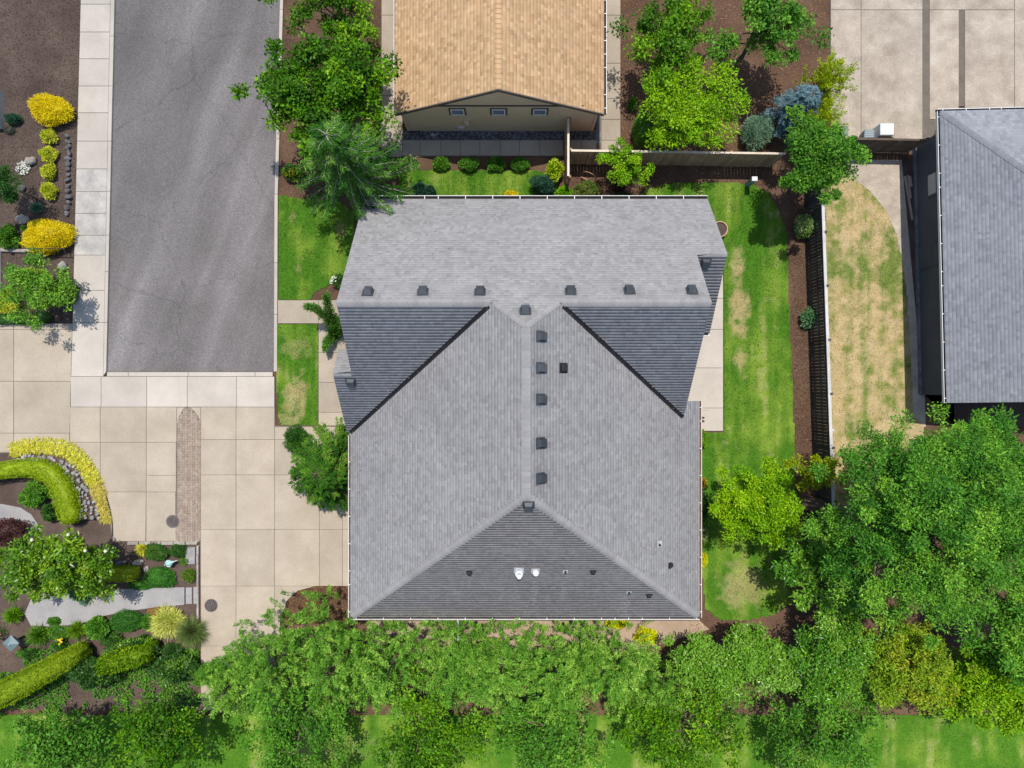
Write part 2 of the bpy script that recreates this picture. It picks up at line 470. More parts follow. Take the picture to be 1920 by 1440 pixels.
def shrub_geo(c, rad, h, n, pal, leaf=(0.07, 0.035), lob=(40, 18.0, 0.3), out=0.6, upb=0.5, jit=0.18, core=True, shell=(0.84, 1.03), power=2.0, core_r=0.83, irr=0.32):
    """dome-shaped plant standing on the ground: leafy shell over a twiggy heart"""
    fine_l = Lobes(*lob); big = Lobes(7, 3.0, irr); lb = lambda d_: fine_l(d_) * big(d_) / (1 - irr * .45)
    rx, ry = rad; zc = h * 0.42; rzu = h - zc; rzd = zc
    d = unit(rng.normal(size=(n, 3))); d[:, 2] = np.where(d[:, 2] < -0.55, -d[:, 2], d[:, 2])
    if power != 2.0:
        d2 = d / ((np.abs(d) ** power).sum(axis=1, keepdims=True) ** (1 / power))
    else:
        d2 = d
    f = lb(d); r = f * rng.uniform(shell[0], shell[1], n)
    def place(dd, rr):
        P = dd * rr[:, None]; P = P * np.array([rx, ry, 1.0]); P[:, 2] = np.where(P[:, 2] > 0, P[:, 2] * rzu, P[:, 2] * rzd) + zc
        return P + np.array([c[0], c[1], c[2] if len(c) > 2 else 0])
    P = place(d2, r)
    D = d * out + rng.normal(size=(n, 3)) * 0.55 + np.array([0, 0, 0.2])
    ti = (fine_l.idx(d) * 0.618) % 1.0
    C = pick_cols(pal, 0.6 * ti + 0.4 * rng.random(n), n, jit)
    parts = [leaf_quads(P, D, rng.uniform(0.7, 1.3, n) * leaf[0], rng.uniform(0.75, 1.25, n) * leaf[1], C, upb)]
    if core:
        cv, cf = cube_sphere(8)
        cv2 = cv / ((np.abs(cv) ** power).sum(axis=1, keepdims=True) ** (1 / power)) if power != 2.0 else cv
        Pc = place(cv2, lb(cv) * core_r)
        Pc[:, 2] = np.maximum(Pc[:, 2], (c[2] if len(c) > 2 else 0) + 0.01)
        Cc = np.tile(np.mean(np.array(pal), axis=0), (len(Pc), 1))
        parts.append((Pc, cf, Cc))
    return parts


def shrub(name, u, v, ru, rv, h, pal, label, cat='shrub', n=2500, group=None, mat='leaf', z0=0.0, **kw):
    zm = z0 + h * 0.62
    x, y, _ = G(u, v, zm); k = (CAM_H - zm) / FPX
    parts = shrub_geo((0, 0, 0), (ru * k, rv * k), h, n, pal, **kw)
    V, Fc, C = join_np(parts)
    o = link(name, np_mesh(name, V, Fc, C), mat); o.location = (x, y, z0)
    return tag(o, label, cat, group)


def clump_cloud(centres, rads, per, pal, leaf, upb=0.55, droop=0.0, out=0.35, jit=0.2, flat=0.6, tvals=None):
    K = len(centres); N = K * per
    ci = np.repeat(np.arange(K), per)
    off = rng.normal(size=(N, 3)); off = unit(off) * (rng.random((N, 1)) ** 0.5); off[:, 2] *= flat
    P = centres[ci] + off * rads[ci][:, None]
    D = off * out + rng.normal(size=(N, 3)) * 0.5; D[:, 2] -= droop
    t = (rng.random(K) if tvals is None else tvals)[ci] * 0.65 + rng.random(N) * 0.35
    C = pick_cols(pal, t, N, jit)
    return leaf_quads(P, D, np.exp(rng.normal(size=N) * .34) * leaf[0] * .92, np.exp(rng.normal(size=N) * .3) * leaf[1] * .92, C, upb)


def tree(name, base, crown, rad, pal, label, cat='tree', n_cl=70, cl_r=0.6, per=260, leaf=(0.12, 0.07), trunk_r=0.14, group=None, mat='leaf', shell=0.5, lob=(26, 9.0, 0.4), limbs=14, bough=7, spread=.95, **kw):
    """broadleaf tree: forked trunk, limbs, clumps of leaves spread through an uneven crown"""
    base = Vector(base); cc = np.array(crown, float); rad = np.array(rad, float)
    t = empty(name, base, label, cat, group)
    lb = Lobes(*lob)
    # boughs first, then clumps of leaves gathered round each bough
    nb = max(6, n_cl // bough)
    d = unit(rng.normal(size=(nb, 3))); d[:, 2] = np.where(d[:, 2] < -0.35, -d[:, 2], d[:, 2])
    rr = lb(d) * (shell + (1 - shell) * rng.random(nb) ** 0.5)
    B = cc + d * rr[:, None] * rad * 0.92
    bi = np.arange(n_cl) % nb
    sp = float(np.mean(rad)) * 1.15 / math.sqrt(nb) * spread
    C = B[bi] + rng.normal(size=(n_cl, 3)) * sp * np.array([1, 1, .55])
    cr = cl_r * rng.uniform(0.55, 1.2, n_cl)
    tv = np.clip(rng.random(nb)[bi] * .75 + rng.random(n_cl) * .25, 0, 1)
    V, Fc, Cl = clump_cloud(C, cr, per, pal, leaf, tvals=tv, **kw)
    mb = MB(); fork = Vector((base.x * .5 + cc[0] * .5, base.y * .5 + cc[1] * .5, max(base.z + 0.6, cc[2] - rad[2] * 0.75)))
    top = Vector((cc[0], cc[1], cc[2] + rad[2] * 0.35))
    mb.tube([base, base.lerp(fork, 0.5) + Vector((0.06, -0.05, 0)), fork, fork.lerp(top, 0.6) + Vector((-0.08, 0.07, 0)), top], [trunk_r * 1.35, trunk_r, trunk_r * 0.85, trunk_r * 0.45, trunk_r * 0.12], 8)
    for k in range(min(limbs, n_cl)):
        q = Vector(C[k]); st = fork.lerp(top, random.random() * 0.7)
        m1 = st.lerp(q, 0.5) + Vector((random.uniform(-.15, .15), random.uniform(-.15, .15), 0.12))
        mb.tube([st, m1, q], [trunk_r * 0.42, trunk_r * 0.26, trunk_r * 0.08], 5)
    mb.obj('trunk', 'bark', t, smooth=True)
    link('crown', np_mesh('crown', V, Fc, Cl), mat, t)
    return t

# ================================================================== THE SETTING
def sheet(name, poly_px, z, m, kind='structure', parent=None, thick=0.0, ch=0.0):
    pts = [G(u, v)[:2] for u, v in poly_px]
    mb = MB(); mb.prism(pts, z - max(thick, 0.002), z, ch)
    o = mb.obj(name, m, parent)
    if parent is None: tag(o, kind=kind)
    return o


gm = MB(); gm.quad((-300, -300, 0), (300, -300, 0), (300, 300, 0), (-300, 300, 0)); tag(gm.obj('ground', 'mulch'), kind='structure')
tag(sheet('road', [(222, -260), (212, 180), (201, 697), (514, 697), (519, 365), (524, 180), (530, -260)], 0.012, 'asphalt'), kind='structure')
sheet('garden_soil', [(-420, -260), (155, -260), (149, 180), (141, 480), (137, 606), (-420, 606)], 0.006, 'dark_mulch')
sheet('garden_soil', [(-420, 850), (20, 850), (130, 842), (188, 900), (212, 990), (222, 1013), (374, 1013), (376, 1215), (380, 1270), (360, 1330), (-420, 1330)], 0.006, 'dark_mulch')
sheet('dirt_path', [(690, 1164), (1312, 1164), (1330, 1180), (1180, 1225), (690, 1225)], 0.006, 'dirt')


def slab(parent, poly, z, m, gap=0.42, name='slab'):
    """one cast panel; gap is half the joint in photo pixels"""
    cx = sum(p[0] for p in poly) / len(poly); cy = sum(p[1] for p in poly) / len(poly)
    pts = []
    for u, v in poly:
        pts.append(G(u + (gap if u < cx else -gap), v + (gap if v < cy else -gap))[:2])
    c = (sum(p[0] for p in pts) / len(pts), sum(p[1] for p in pts) / len(pts))
    mb = MB(); mb.prism([(p[0] - c[0], p[1] - c[1]) for p in pts], -0.08, 0.0, 0.006)
    me = mb.mesh(name); o = link(name, me, m, parent, local=True); o.location = (c[0], c[1], z + random.uniform(-0.002, 0.002))
    return o


def rect(u0, v0, u1, v1): return [(u0, v0), (u1, v0), (u1, v1), (u0, v1)]


# -- sidewalk with its kerb, left of the road
SL = lambda v: 149 - 15 * (v - 180) / 585.0
SR = lambda v: 206 - 10 * (v - 180) / 517.0
CR = lambda v: 213.5 - 11.5 * (v - 180) / 517.0
sw = sheet('sidewalk', [(SL(-260), -260), (SR(-260), -260), (SR(706), 706), (516, 706), (516, 763), (SL(763), 763)], 0.075, 'joint', thick=0.075)
vs = [-260, -205, -150, -96, -42, 10, 62, 112, 163, 213, 266, 318, 360, 401, 442, 479, 545, 605, 706]
for i in range(len(vs) - 1):
    a, b = vs[i], vs[i + 1]
    slab(sw, [(SL(a), a), (SR(a), a), (SR(b), b), (SL(b), b)], 0.10, 'concrete_stained' if 300 < a < 479 else 'concrete_walk')
us = [SL(735), 192, 277, 353, 445, 516]
for i in range(len(us) - 1):
    slab(sw, rect(us[i], 706, us[i + 1], 763), 0.10, 'concrete_walk')
kb = sheet('kerb', [(SR(-260), -260), (CR(-260), -260), (CR(697), 697), (SR(706), 706)], 0.03, 'joint', thick=0.03)
kv = [-260, -150, -40, 70, 163, 266, 360, 442, 510, 605, 700]
for i in range(len(kv) - 1):
    a, b = kv[i], kv[i + 1]
    slab(kb, [(SR(a), a), (CR(a), a), (CR(b), b - (3 if b == 700 else 0)), (SR(b), b + (5 if b == 700 else 0))], 0.115, 'concrete_walk', 0.35, 'kerb_stone')
for a, b in ((203, 243), (243, 355), (355, 480), (480, 513)):
    slab(kb, rect(a, 697.5, b, 706), 0.115, 'concrete_walk', 0.35, 'kerb_stone')
kr = sheet('kerb', [(515, 697), (521.5, 697), (522, 365), (527, 180), (533, -260), (527, -260), (521, 180), (516, 365)], 0.03, 'joint', thick=0.03)
kv = [-260, -120, 20, 150, 262, 365, 493, 590, 697]
KL = lambda v: 516 + (365 - v) * 0.028 if v < 365 else 516 - (v - 365) * 0.004
for i in range(len(kv) - 1):
    a, b = kv[i], kv[i + 1]
    slab(kr, [(KL(a), a), (KL(a) + 6.5, a), (KL(b) + 6.5, b), (KL(b), b)], 0.115, 'concrete_walk', 0.35, 'kerb_stone')

# -- driveway court
dw = sheet('driveway', [(-420, 606), (SL(606), 606), (SL(763), 763), (517, 763), (517, 798), (600, 798), (700, 798), (700, 1098), (590, 1098), (560, 1106), (540, 1124), (526, 1160), (524, 1330), (380, 1330), (376, 1015), (214, 1015), (190, 905), (130, 850), (-420, 850)], 0.062, 'joint', thick=0.062)
P = []
for u0, u1 in ((-420, -170), (-170, -72), (-72, 28), (28, 134)):
    for v0, v1 in ((607, 618), (618, 715), (715, 812), (812, 848)):
        a = SL(v0) if u1 == 134 else u1; b = SL(v1) if u1 == 134 else u1
        P.append([(u0, v0), (a, v0), (b, v1), (u0, v1)])
P += [rect(133, 763, 190, 829), [(133, 829), (190, 829), (190, 900), (165, 868), (133, 847)], rect(190, 763, 276, 829), rect(190, 829, 276, 922), [(194, 922), (276, 922), (275, 1014), (214, 1014), (208, 970)],
      rect(276, 763, 333, 829), rect(276, 829, 332, 891), rect(276, 891, 332, 922), rect(276, 922, 331, 1014)]
for u0, u1 in ((378, 444), (444, 516)):
    for v0, v1 in ((763, 824), (824, 890), (890, 992), (992, 1098), (1098, 1210), (1210, 1330)):
        P.append(rect(u0, v0, u1, v1))
P += [rect(516, 800, 600, 824), rect(600, 800, 700, 824), rect(516, 824, 600, 890), rect(516, 890, 600, 992), rect(516, 992, 600, 1098), [(516, 1098), (590, 1098), (560, 1106), (540, 1124), (526, 1160), (524, 1210), (516, 1210)]]
for u0, u1 in ((600, 643), (643, 700)):
    for v0, v1 in ((824, 890), (890, 992), (992, 1098)):
        P.append(rect(u0, v0, u1, v1))
P += [[(333, 763.5), (347, 763.5), (337, 781), (333, 798)], [(359, 763.5), (378, 763.5), (378, 790), (371, 777)]]
for q in P:
    slab(dw, q, 0.092, 'concrete_drive')
# herringbone brick band with a pointed head
band = [(346, 766), (360, 766), (372, 778), (378, 792), (377, 1014), (332, 1014), (333, 800), (337, 782)]
bp = [G(u, v)[:2] for u, v in band]
x0, x1 = min(p[0] for p in bp), max(p[0] for p in bp); y0, y1 = min(p[1] for p in bp), max(p[1] for p in bp)
Lb, Wb = 0.17, 0.085
bv, bf, bc = [], [], []
# bricks are laid in a 45 degree frame, so lay them square and turn the lattice
def lay():
    ca, sa = math.cos(R(45)), math.sin(R(45))
    cx0, cy0 = (x0 + x1) / 2, (y0 + y1) / 2
    for i in range(-70, 70):
        for j in range(-70, 70):
            m = (i - j) % 4
            X, Y = i * Wb, j * Wb
            if m == 0: q = (X + Wb, Y + Wb / 2, Lb, Wb)
            elif m == 2: q = (X + Wb / 2, Y, Wb, Lb)
            else: continue
            wx = cx0 + q[0] * ca - q[1] * sa; wy = cy0 + q[0] * sa + q[1] * ca
            if not in_poly(np.array([wx]), np.array([wy]), bp)[0]: continue
            hx, hy = q[2] / 2 - .005, q[3] / 2 - .005; b = len(bv); z1 = 0.092 + random.uniform(-.003, .003)
            co = []
            for sx, sy in ((-1, -1), (1, -1), (1, 1), (-1, 1)):
                a_, b_ = q[0] + sx * hx, q[1] + sy * hy
                co.append((cx0 + a_ * ca - b_ * sa, cy0 + a_ * sa + b_ * ca))
            bv.extend([(x, y, 0.05) for x, y in co] + [(x, y, z1) for x, y in co])
            bf.extend([tuple(b + k for k in f) for f in ((4, 5, 6, 7), (0, 1, 5, 4), (1, 2, 6, 5), (2, 3, 7, 6), (3, 0, 4, 7))])
            t = random.uniform(0.82, 1.12); bc.extend([(t, t * random.uniform(.92, 1.0), t * random.uniform(.9, 1.0))] * 8)
lay()
o = link('brick_paving', np_mesh('brick_paving', np.array(bv), np.array(bf), np.array(bc)), 'brick_paver', dw); tag(o, kind='stuff')

# -- front walk, patio, neighbour's walks
fw = sheet('front_walk', [(522, 563), (670, 563), (670, 798), (598, 798), (598, 607), (522, 607)], 0.06, 'joint', thick=0.06)
slab(fw, rect(522, 563, 598, 607), 0.092, 'concrete_drive')
for a, b in ((563, 607), (607, 661), (661, 717), (717, 773), (773, 798)):
    slab(fw, rect(598, a, 670, b), 0.092, 'concrete_drive')
pt = sheet('patio', rect(1262, 500, 1355, 808), 0.06, 'joint', thick=0.06)
for a, b in ((500, 560), (560, 618), (618, 690), (690, 765), (765, 808)):
    slab(pt, rect(1262, a, 1355, b), 0.092, 'concrete_walk')
nw = sheet('side_walk', [(715, -260), (757, -260), (757, 263), (1118, 263), (1118, 180), (1125, -260), (1163, -260), (1163, 284), (1090, 293), (715, 295)], 0.05, 'joint', thick=0.05)
for a, b in ((-260, -150), (-150, -60), (-60, 30), (30, 110), (110, 180), (180, 239), (239, 264), (264, 295)):
    slab(nw, rect(716, a, 755, b), 0.08, 'concrete_drive')
for a, b in ((-260, -150), (-150, -60), (-60, 30), (30, 120), (120, 186), (186, 225), (225, 264), (264, 284)):
    slab(nw, rect(1127, a, 1163, b), 0.08, 'concrete_drive')
for a, b in ((755, 788), (788, 827), (827, 863), (863, 900), (900, 938), (938, 974), (974, 1012), (1012, 1056), (1062, 1090), (1090, 1118)):
    slab(nw, rect(a, 263.5, b, 293), 0.08, 'concrete_drive')
# round river gravel along the neighbour's foundation
N = 2600
gx = np.concatenate([rng.uniform(-5.15, 4.0, N), rng.uniform(3.95, 4.16, 700)]); gy = np.concatenate([rng.uniform(11.42, 11.86, N), rng.uniform(11.2, 14.5, 700)])
sc_ = rng.uniform(0.02, 0.042, len(gx))
oc = np.array([[1, 0, 0], [0, 1, 0], [-1, 0, 0], [0, -1, 0], [0, 0, 1], [0, 0, -1.0]]); of = np.array([[0, 1, 4], [1, 2, 4], [2, 3, 4], [3, 0, 4], [1, 0, 5], [2, 1, 5], [3, 2, 5], [0, 3, 5]])
V = (oc[None] * rng.uniform(.7, 1.3, (len(gx), 6, 1))) * sc_[:, None, None] + np.stack([gx, gy, sc_ * .7 + 0.012], -1)[:, None]
tone = rng.uniform(.5, 1.35, (len(gx), 1, 1)) * np.ones((1, 6, 3))
tag(link('gravel', np_mesh('gravel', V.reshape(-1, 3), (of[None] + (np.arange(len(gx)) * 6)[:, None, None]).reshape(-1, 3), tone.reshape(-1, 3)), 'pebble'), 'grey river gravel along the foot of the tan house', 'gravel', kind='stuff')
# far yard, upper right: old concrete apron and curved patio
ap = sheet('neighbour_apron', [(1556, -260), (1556, 268), (1745, 268), (1765, 200), (1960, 200), (2100, -260)], 0.05, 'joint', thick=0.05)
for q, mm in ((rect(1556, 20, 1613, 268), 'concrete_old'), (rect(1613, 20, 1728, 268), 'concrete_old'), (rect(1741, 20, 1796, 225), 'concrete_old'), (rect(1807, 20, 1900, 215), 'concrete_old'),
              (rect(1556, -260, 1613, 20), 'concrete_old'), (rect(1613, -260, 1728, 20), 'concrete_old'), (rect(1741, -260, 1900, 20), 'concrete_old'), (rect(1900, -260, 2100, 215), 'concrete_old')):
    slab(ap, q, 0.08, mm)
sheet('patio_pad', [(1582, 300), (1720, 300), (1735, 800), (1712, 800), (1700, 560), (1692, 500), (1680, 440), (1660, 395), (1630, 358), (1600, 336), (1582, 330)], 0.03, 'concrete_old', thick=0.03)
sheet('foundation_strip', [(1690, 300), (1760, 300), (1790, 800), (1960, 800), (1960, 735), (1730, 735)], 0.036, 'dark_mulch')
# garden path of exposed aggregate with its two steps, lower left
gp = sheet('garden_path', [(100, 1108), (122, 1100), (150, 1128), (215, 1104), (300, 1102), (347, 1101), (347, 1133), (300, 1137), (240, 1145), (200, 1153), (160, 1166), (110, 1174), (60, 1172), (48, 1150), (62, 1118)], 0.07, 'aggregate', thick=0.06)
slab(gp, rect(349, 1101, 361, 1117), 0.055, 'aggregate', 0.3, 'step'); slab(gp, rect(349, 1117, 361, 1132), 0.055, 'aggregate', 0.3, 'step'); slab(gp, rect(363, 1100, 373.5, 1132), 0.04, 'aggregate', 0.3, 'step')
sheet('garden_path', [(-60, 945), (5, 945), (40, 952), (60, 965), (80, 995), (60, 1010), (-60, 1010)], 0.05, 'aggregate', thick=0.045)

# ================================================================== LAWNS
def lawn_cols(x, y, kind, patches):
    """colour of the turf itself: mown lanes, thin spots, sun-killed straw patches"""
    n1 = fbm(x, y, 0.8, 3); n2 = fbm(x, y, 3.0, 8, 3); lane = fbm(x * 2.6, y * 0.22, 0.9, 21, 3)
    g0 = np.array([0.078, 0.205, 0.015]); g1 = np.array([0.265, 0.375, 0.050]); st = np.array([0.48, 0.36, 0.155]); st2 = np.array([0.56, 0.45, 0.27])
    t = np.clip((n1 - .35) * 1.6 + (lane - .5) * 1.5, 0, 1)[:, None]
    c = g0 * (1 - t) + g1 * t
    if kind == 'dry':
        dd = np.clip((0.40 * n1 + 0.45 * n2 + 0.45 * lane - 0.65) * 3.6 + 0.74, 0.10, 0.98); c = c * .55 + np.array([0.24, 0.27, 0.07]) * .45
    else:
        dd = np.clip((n2 * .5 + lane * .6 - 0.66) * 2.0, 0, 0.28)
    for (u, v, ru, rv, a) in patches:
        px, py, _ = G(u, v); q = ((x - px) / (ru * .025)) ** 2 + ((y - py) / (rv * .025)) ** 2
        q = q + (n2 - .5) * 3.2 + (n1 - .5) * 2.0
        dd = np.maximum(dd, np.clip((1.35 - q) * .75, 0, 1) * a * (.65 + .35 * n2))
    dd = dd[:, None]; s = st * (1 - n2[:, None]) + st2 * n2[:, None]
    return c * (1 - dd) + s * dd, dd[:, 0]


def lawn(poly_px, kind, patches, label, dens=560, z=0.045, st=0.075):
    poly = [G(u, v)[:2] for u, v in poly_px]
    xs = [p[0] for p in poly]; ys = [p[1] for p in poly]
    X, Y = np.meshgrid(np.arange(min(xs), max(xs), st), np.arange(min(ys), max(ys), st), indexing='ij')
    nx, ny = X.shape; x = X.ravel(); y = Y.ravel()
    ins = in_poly(x + st / 2, y + st / 2, poly).reshape(nx, ny)
    i, j = np.nonzero(ins[:-1, :-1]); k = i * ny + j
    Fc = np.stack([k, k + ny, k + ny + 1, k + 1], -1)
    c, dd = lawn_cols(x, y, kind, patches)
    zz = z + 0.03 * (fbm(x, y, 0.9, 5, 3) - .5)
    # drop vertices that no face uses
    used = np.zeros(len(x), bool); used[Fc.ravel()] = True; mp = np.cumsum(used) - 1
    V = np.stack([x, y, zz], -1)[used]
    o = link('lawn', np_mesh('lawn', V, mp[Fc], c[used] * 0.95, True), 'lawn'); tag(o, kind='structure')
    area = (max(xs) - min(xs)) * (max(ys) - min(ys)); n = int(area * dens)
    gx = rng.uniform(min(xs) - .03, max(xs) + .03, n); gy = rng.uniform(min(ys) - .03, max(ys) + .03, n)
    ok = in_poly(gx, gy, poly); gx = gx[ok]; gy = gy[ok]; n = len(gx)
    c, dd = lawn_cols(gx, gy, kind, patches)
    keep = rng.random(n) > dd * 0.35; gx = gx[keep]; gy = gy[keep]; c = c[keep]; n = len(gx)
    D = rng.normal(size=(n, 3)) * 0.75; D[:, 2] = 0.75
    tuft = (vnoise(gx, gy, 7.0, 13) - .5)[:, None] * .7 + (vnoise(gx, gy, 2.5, 14) - .5)[:, None] * .35
    C = c * (1 + tuft + rng.normal(size=(n, 1)) * 0.24).clip(.4, 1.7)
    Vb, Fb, Cb = leaf_quads(np.stack([gx, gy, np.full(n, z - 0.01)], -1), D, rng.uniform(.05, .11, n), rng.uniform(.014, .028, n), C, 0.75)
    g = link('grass', np_mesh('grass', Vb, Fb, Cb), 'grass_blade'); tag(g, label, 'grass', kind='stuff')


lawn([(523, 366), (560, 372), (640, 380), (665, 400), (660, 520), (630, 528), (590, 548), (582, 562), (523, 562)], 'green', [(640, 430, 10, 18, .6), (548, 408, 6, 10, .4), (560, 505, 6, 8, .3)], 'green front lawn between the road and the upper walk')
lawn([(519, 608), (598, 608), (598, 797), (528, 797), (521, 780)], 'green', [(555, 745, 20, 45, .9), (525, 700, 10, 12, .8), (560, 650, 26, 20, .45), (540, 785, 30, 12, .6)], 'small browning lawn strip beside the front path')
lawn([(748, 325), (770, 318), (815, 318), (860, 318), (1010, 320), (1040, 335), (1060, 372), (1060, 392), (745, 392)], 'green', [], 'back lawn under the tan gable')
lawn([(1180, 400), (1196, 372), (1210, 356), (1250, 345), (1330, 341), (1410, 346), (1440, 362), (1462, 400), (1474, 440), (1478, 560), (1484, 700), (1490, 860), (1496, 960), (1490, 1060), (1480, 1130), (1450, 1152), (1400, 1162), (1350, 1162), (1322, 1140), (1316, 1080), (1314, 900), (1318, 812), (1356, 812), (1356, 500), (1270, 500), (1180, 480)], 'green',
     [(1382, 500, 14, 34, 1), (1384, 590, 17, 50, 1), (1388, 670, 14, 30, .75), (1392, 1095, 42, 42, .65)], 'long mown lawn right of the grey house', 400)
lawn([(1545, 380), (1560, 345), (1582, 330), (1600, 336), (1630, 358), (1660, 395), (1680, 440), (1692, 500), (1700, 560), (1712, 780), (1730, 800), (1740, 960), (1545, 960), (1556, 860), (1552, 700), (1545, 520)], 'dry', [(1690, 820, 50, 40, .9), (1600, 400, 20, 20, .4)], 'parched straw-coloured lawn beyond the dark fence', 330)
lawn([(-60, 1338), (1980, 1338), (1980, 1460), (-60, 1460)], 'green', [(600, 1400, 80, 30, .4), (1300, 1380, 60, 30, .4)], 'lawn behind the conifer row', 150, st=0.15)

# ================================================================== ROOFS
def plane_hit(u, v, pl):
    a, b, c = pl
    A, B = (u - 960) / FPX, (720 - v) / FPX
    s = (CAM_H - a) / (1 + b * A + c * B)
    return Vector((s * A, s * B, CAM_H - s))


def pl_z(pl, x, y): return pl[0] + pl[1] * x + pl[2] * y


def slope(parent, poly, pl, up, pal, mat='shingle', ex=0.143, local=False, butt=0.004, tabw=(0.10, 0.22), marks=()):
    """one roof plane: a deck with fascia edge carrying lapped courses of shingle tabs"""
    n = Vector((-pl[1], -pl[2], 1.0)).normalized()
    up = Vector(up).normalized(); e = Vector((up.y, -up.x))
    mb = MB(); N = len(poly)
    top = [(x, y, pl_z(pl, x, y) - 0.006) for x, y in poly]; bot = [(x, y, pl_z(pl, x, y) - 0.17) for x, y in poly]
    mb.v = top + bot; mb.f = [tuple(range(N)), tuple(reversed(range(N, 2 * N)))] + [(i, i + N, (i + 1) % N + N, (i + 1) % N) for i in range(N)]
    deck = mb.obj('roof_slope', 'roof_deck', parent, local=local)
    st = [(p[0] * e.x + p[1] * e.y, p[0] * up.x + p[1] * up.y) for p in poly]
    t0 = min(q[1] for q in st); t1 = max(q[1] for q in st); cp = n.z; exp = ex * cp

    def spans(t):
        xs = []
        for i in range(N):
            (s0, a), (s1, b) = st[i - 1], st[i]
            if (a > t) != (b > t): xs.append(s0 + (s1 - s0) * (t - a) / (b - a))
        xs.sort(); return [(xs[i], xs[i + 1]) for i in range(0, len(xs) - 1, 2)]
    V, Fc, C = [], [], []
    pal = np.array(pal); nv = np.array(n)
    k = 0; t = t0
    while t < t1 - 0.004:
        tb = min(t + exp, t1)
        lo = spans(t + 0.002); hi = spans(tb - 0.002); mid = spans((t + tb) / 2)
        for m_i, (ms0, ms1) in enumerate(mid):
            l0, l1 = lo[m_i] if len(lo) == len(mid) else (ms0, ms1)
            h0, h1 = hi[m_i] if len(hi) == len(mid) else (ms0, ms1)
            s = min(l0, h0); cuts = []
            s += random.uniform(0.02, 0.3)
            while s < max(l1, h1) - 0.05:
                cuts.append(s); s += random.uniform(*tabw)
            edges = [(l0, h0)] + [(c_, c_) for c_ in cuts if max(l0, h0) + .03 < c_ < min(l1, h1) - .03] + [(l1, h1)]
            for (a0, b0), (a1, b1) in zip(edges[:-1], edges[1:]):
                hb = butt * random.uniform(0.75, 1.35)
                q = []
                for s_, t_, hh in ((a0, t, hb), (a1, t, hb), (b1, tb, 0.002), (b0, tb, 0.002), (a0, t, -0.004), (a1, t, -0.004)):
                    x = e.x * s_ + up.x * t_; y = e.y * s_ + up.y * t_
                    q.append((x + n.x * hh, y + n.y * hh, pl_z(pl, x, y) + n.z * hh))
                b_ = len(V); V += q; Fc += [(b_, b_ + 1, b_ + 2, b_ + 3), (b_ + 4, b_ + 5, b_ + 1, b_)]
                w_ = random.random(); c_ = (pal[0] * (1 - w_) + pal[1] * w_) * random.choice((0.87, 0.93, 0.97, 1.0, 1.03, 1.08))
                mx, my = sum(p_[0] for p_ in q[:4]) / 4, sum(p_[1] for p_ in q[:4]) / 4
                c_ = c_ * (1 + .14 * (fbm_s(mx, my) - .5))
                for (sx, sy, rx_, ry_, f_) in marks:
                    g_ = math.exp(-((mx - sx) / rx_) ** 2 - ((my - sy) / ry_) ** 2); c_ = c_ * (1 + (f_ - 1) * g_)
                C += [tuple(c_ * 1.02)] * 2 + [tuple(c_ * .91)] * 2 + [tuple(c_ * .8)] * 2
        t = tb; k += 1
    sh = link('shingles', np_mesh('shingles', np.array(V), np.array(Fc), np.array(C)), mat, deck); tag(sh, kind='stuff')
    return deck


def fbm_s(x, y):
    return float(fbm(np.array([x]), np.array([y]), .55, 31, 3)[0])


def cap_line(parent, p0, p1, plA, plB, pal, wd=0.15, mat='shingle', local=False, step=0.2, lift=0.016):
    """overlapping cap shingles folded over a ridge or hip"""
    p0 = Vector(p0); p1 = Vector(p1); d = p1 - p0; L = d.length; dn = d / L; side = Vector((dn.y, -dn.x, 0)).normalized()
    def zoff(q, s):
        x, y = q.x + side.x * s, q.y + side.y * s
        return min(pl_z(plA, x, y), pl_z(plB, x, y))
    V, Fc, C = [], [], []; k = int(L / step) + 1
    for i in range(k):
        a = p0 + dn * (i * L / k); b = p0 + dn * ((i + 1) * L / k + 0.0)
        b_ = len(V); h0 = lift + 0.014 * random.uniform(.8, 1.3); h1 = lift
        for q, h in ((a, h0), (b, h1)):
            for s, dz in ((-wd, 0.0), (-0.03, 0.004), (0.03, 0.004), (wd, 0.0)):
                V.append((q.x + side.x * s, q.y + side.y * s, zoff(q, s) + h + dz))
        for s in (-wd, wd):
            V.append((a.x + side.x * s, a.y + side.y * s, zoff(a, s) - .004))
        Fc += [(b_, b_ + 1, b_ + 5, b_ + 4), (b_ + 1, b_ + 2, b_ + 6, b_ + 5), (b_ + 2, b_ + 3, b_ + 7, b_ + 6), (b_ + 8, b_ + 9, b_ + 3, b_)]
        c_ = (np.array(pal[0]) * .5 + np.array(pal[1]) * .5) * random.uniform(.88, 1.02); C += [tuple(c_)] * 10
    o = link('ridge_cap', np_mesh('ridge_cap', np.array(V), np.array(Fc), np.array(C)), mat, parent, local=local)
    return tag(o, kind='stuff')


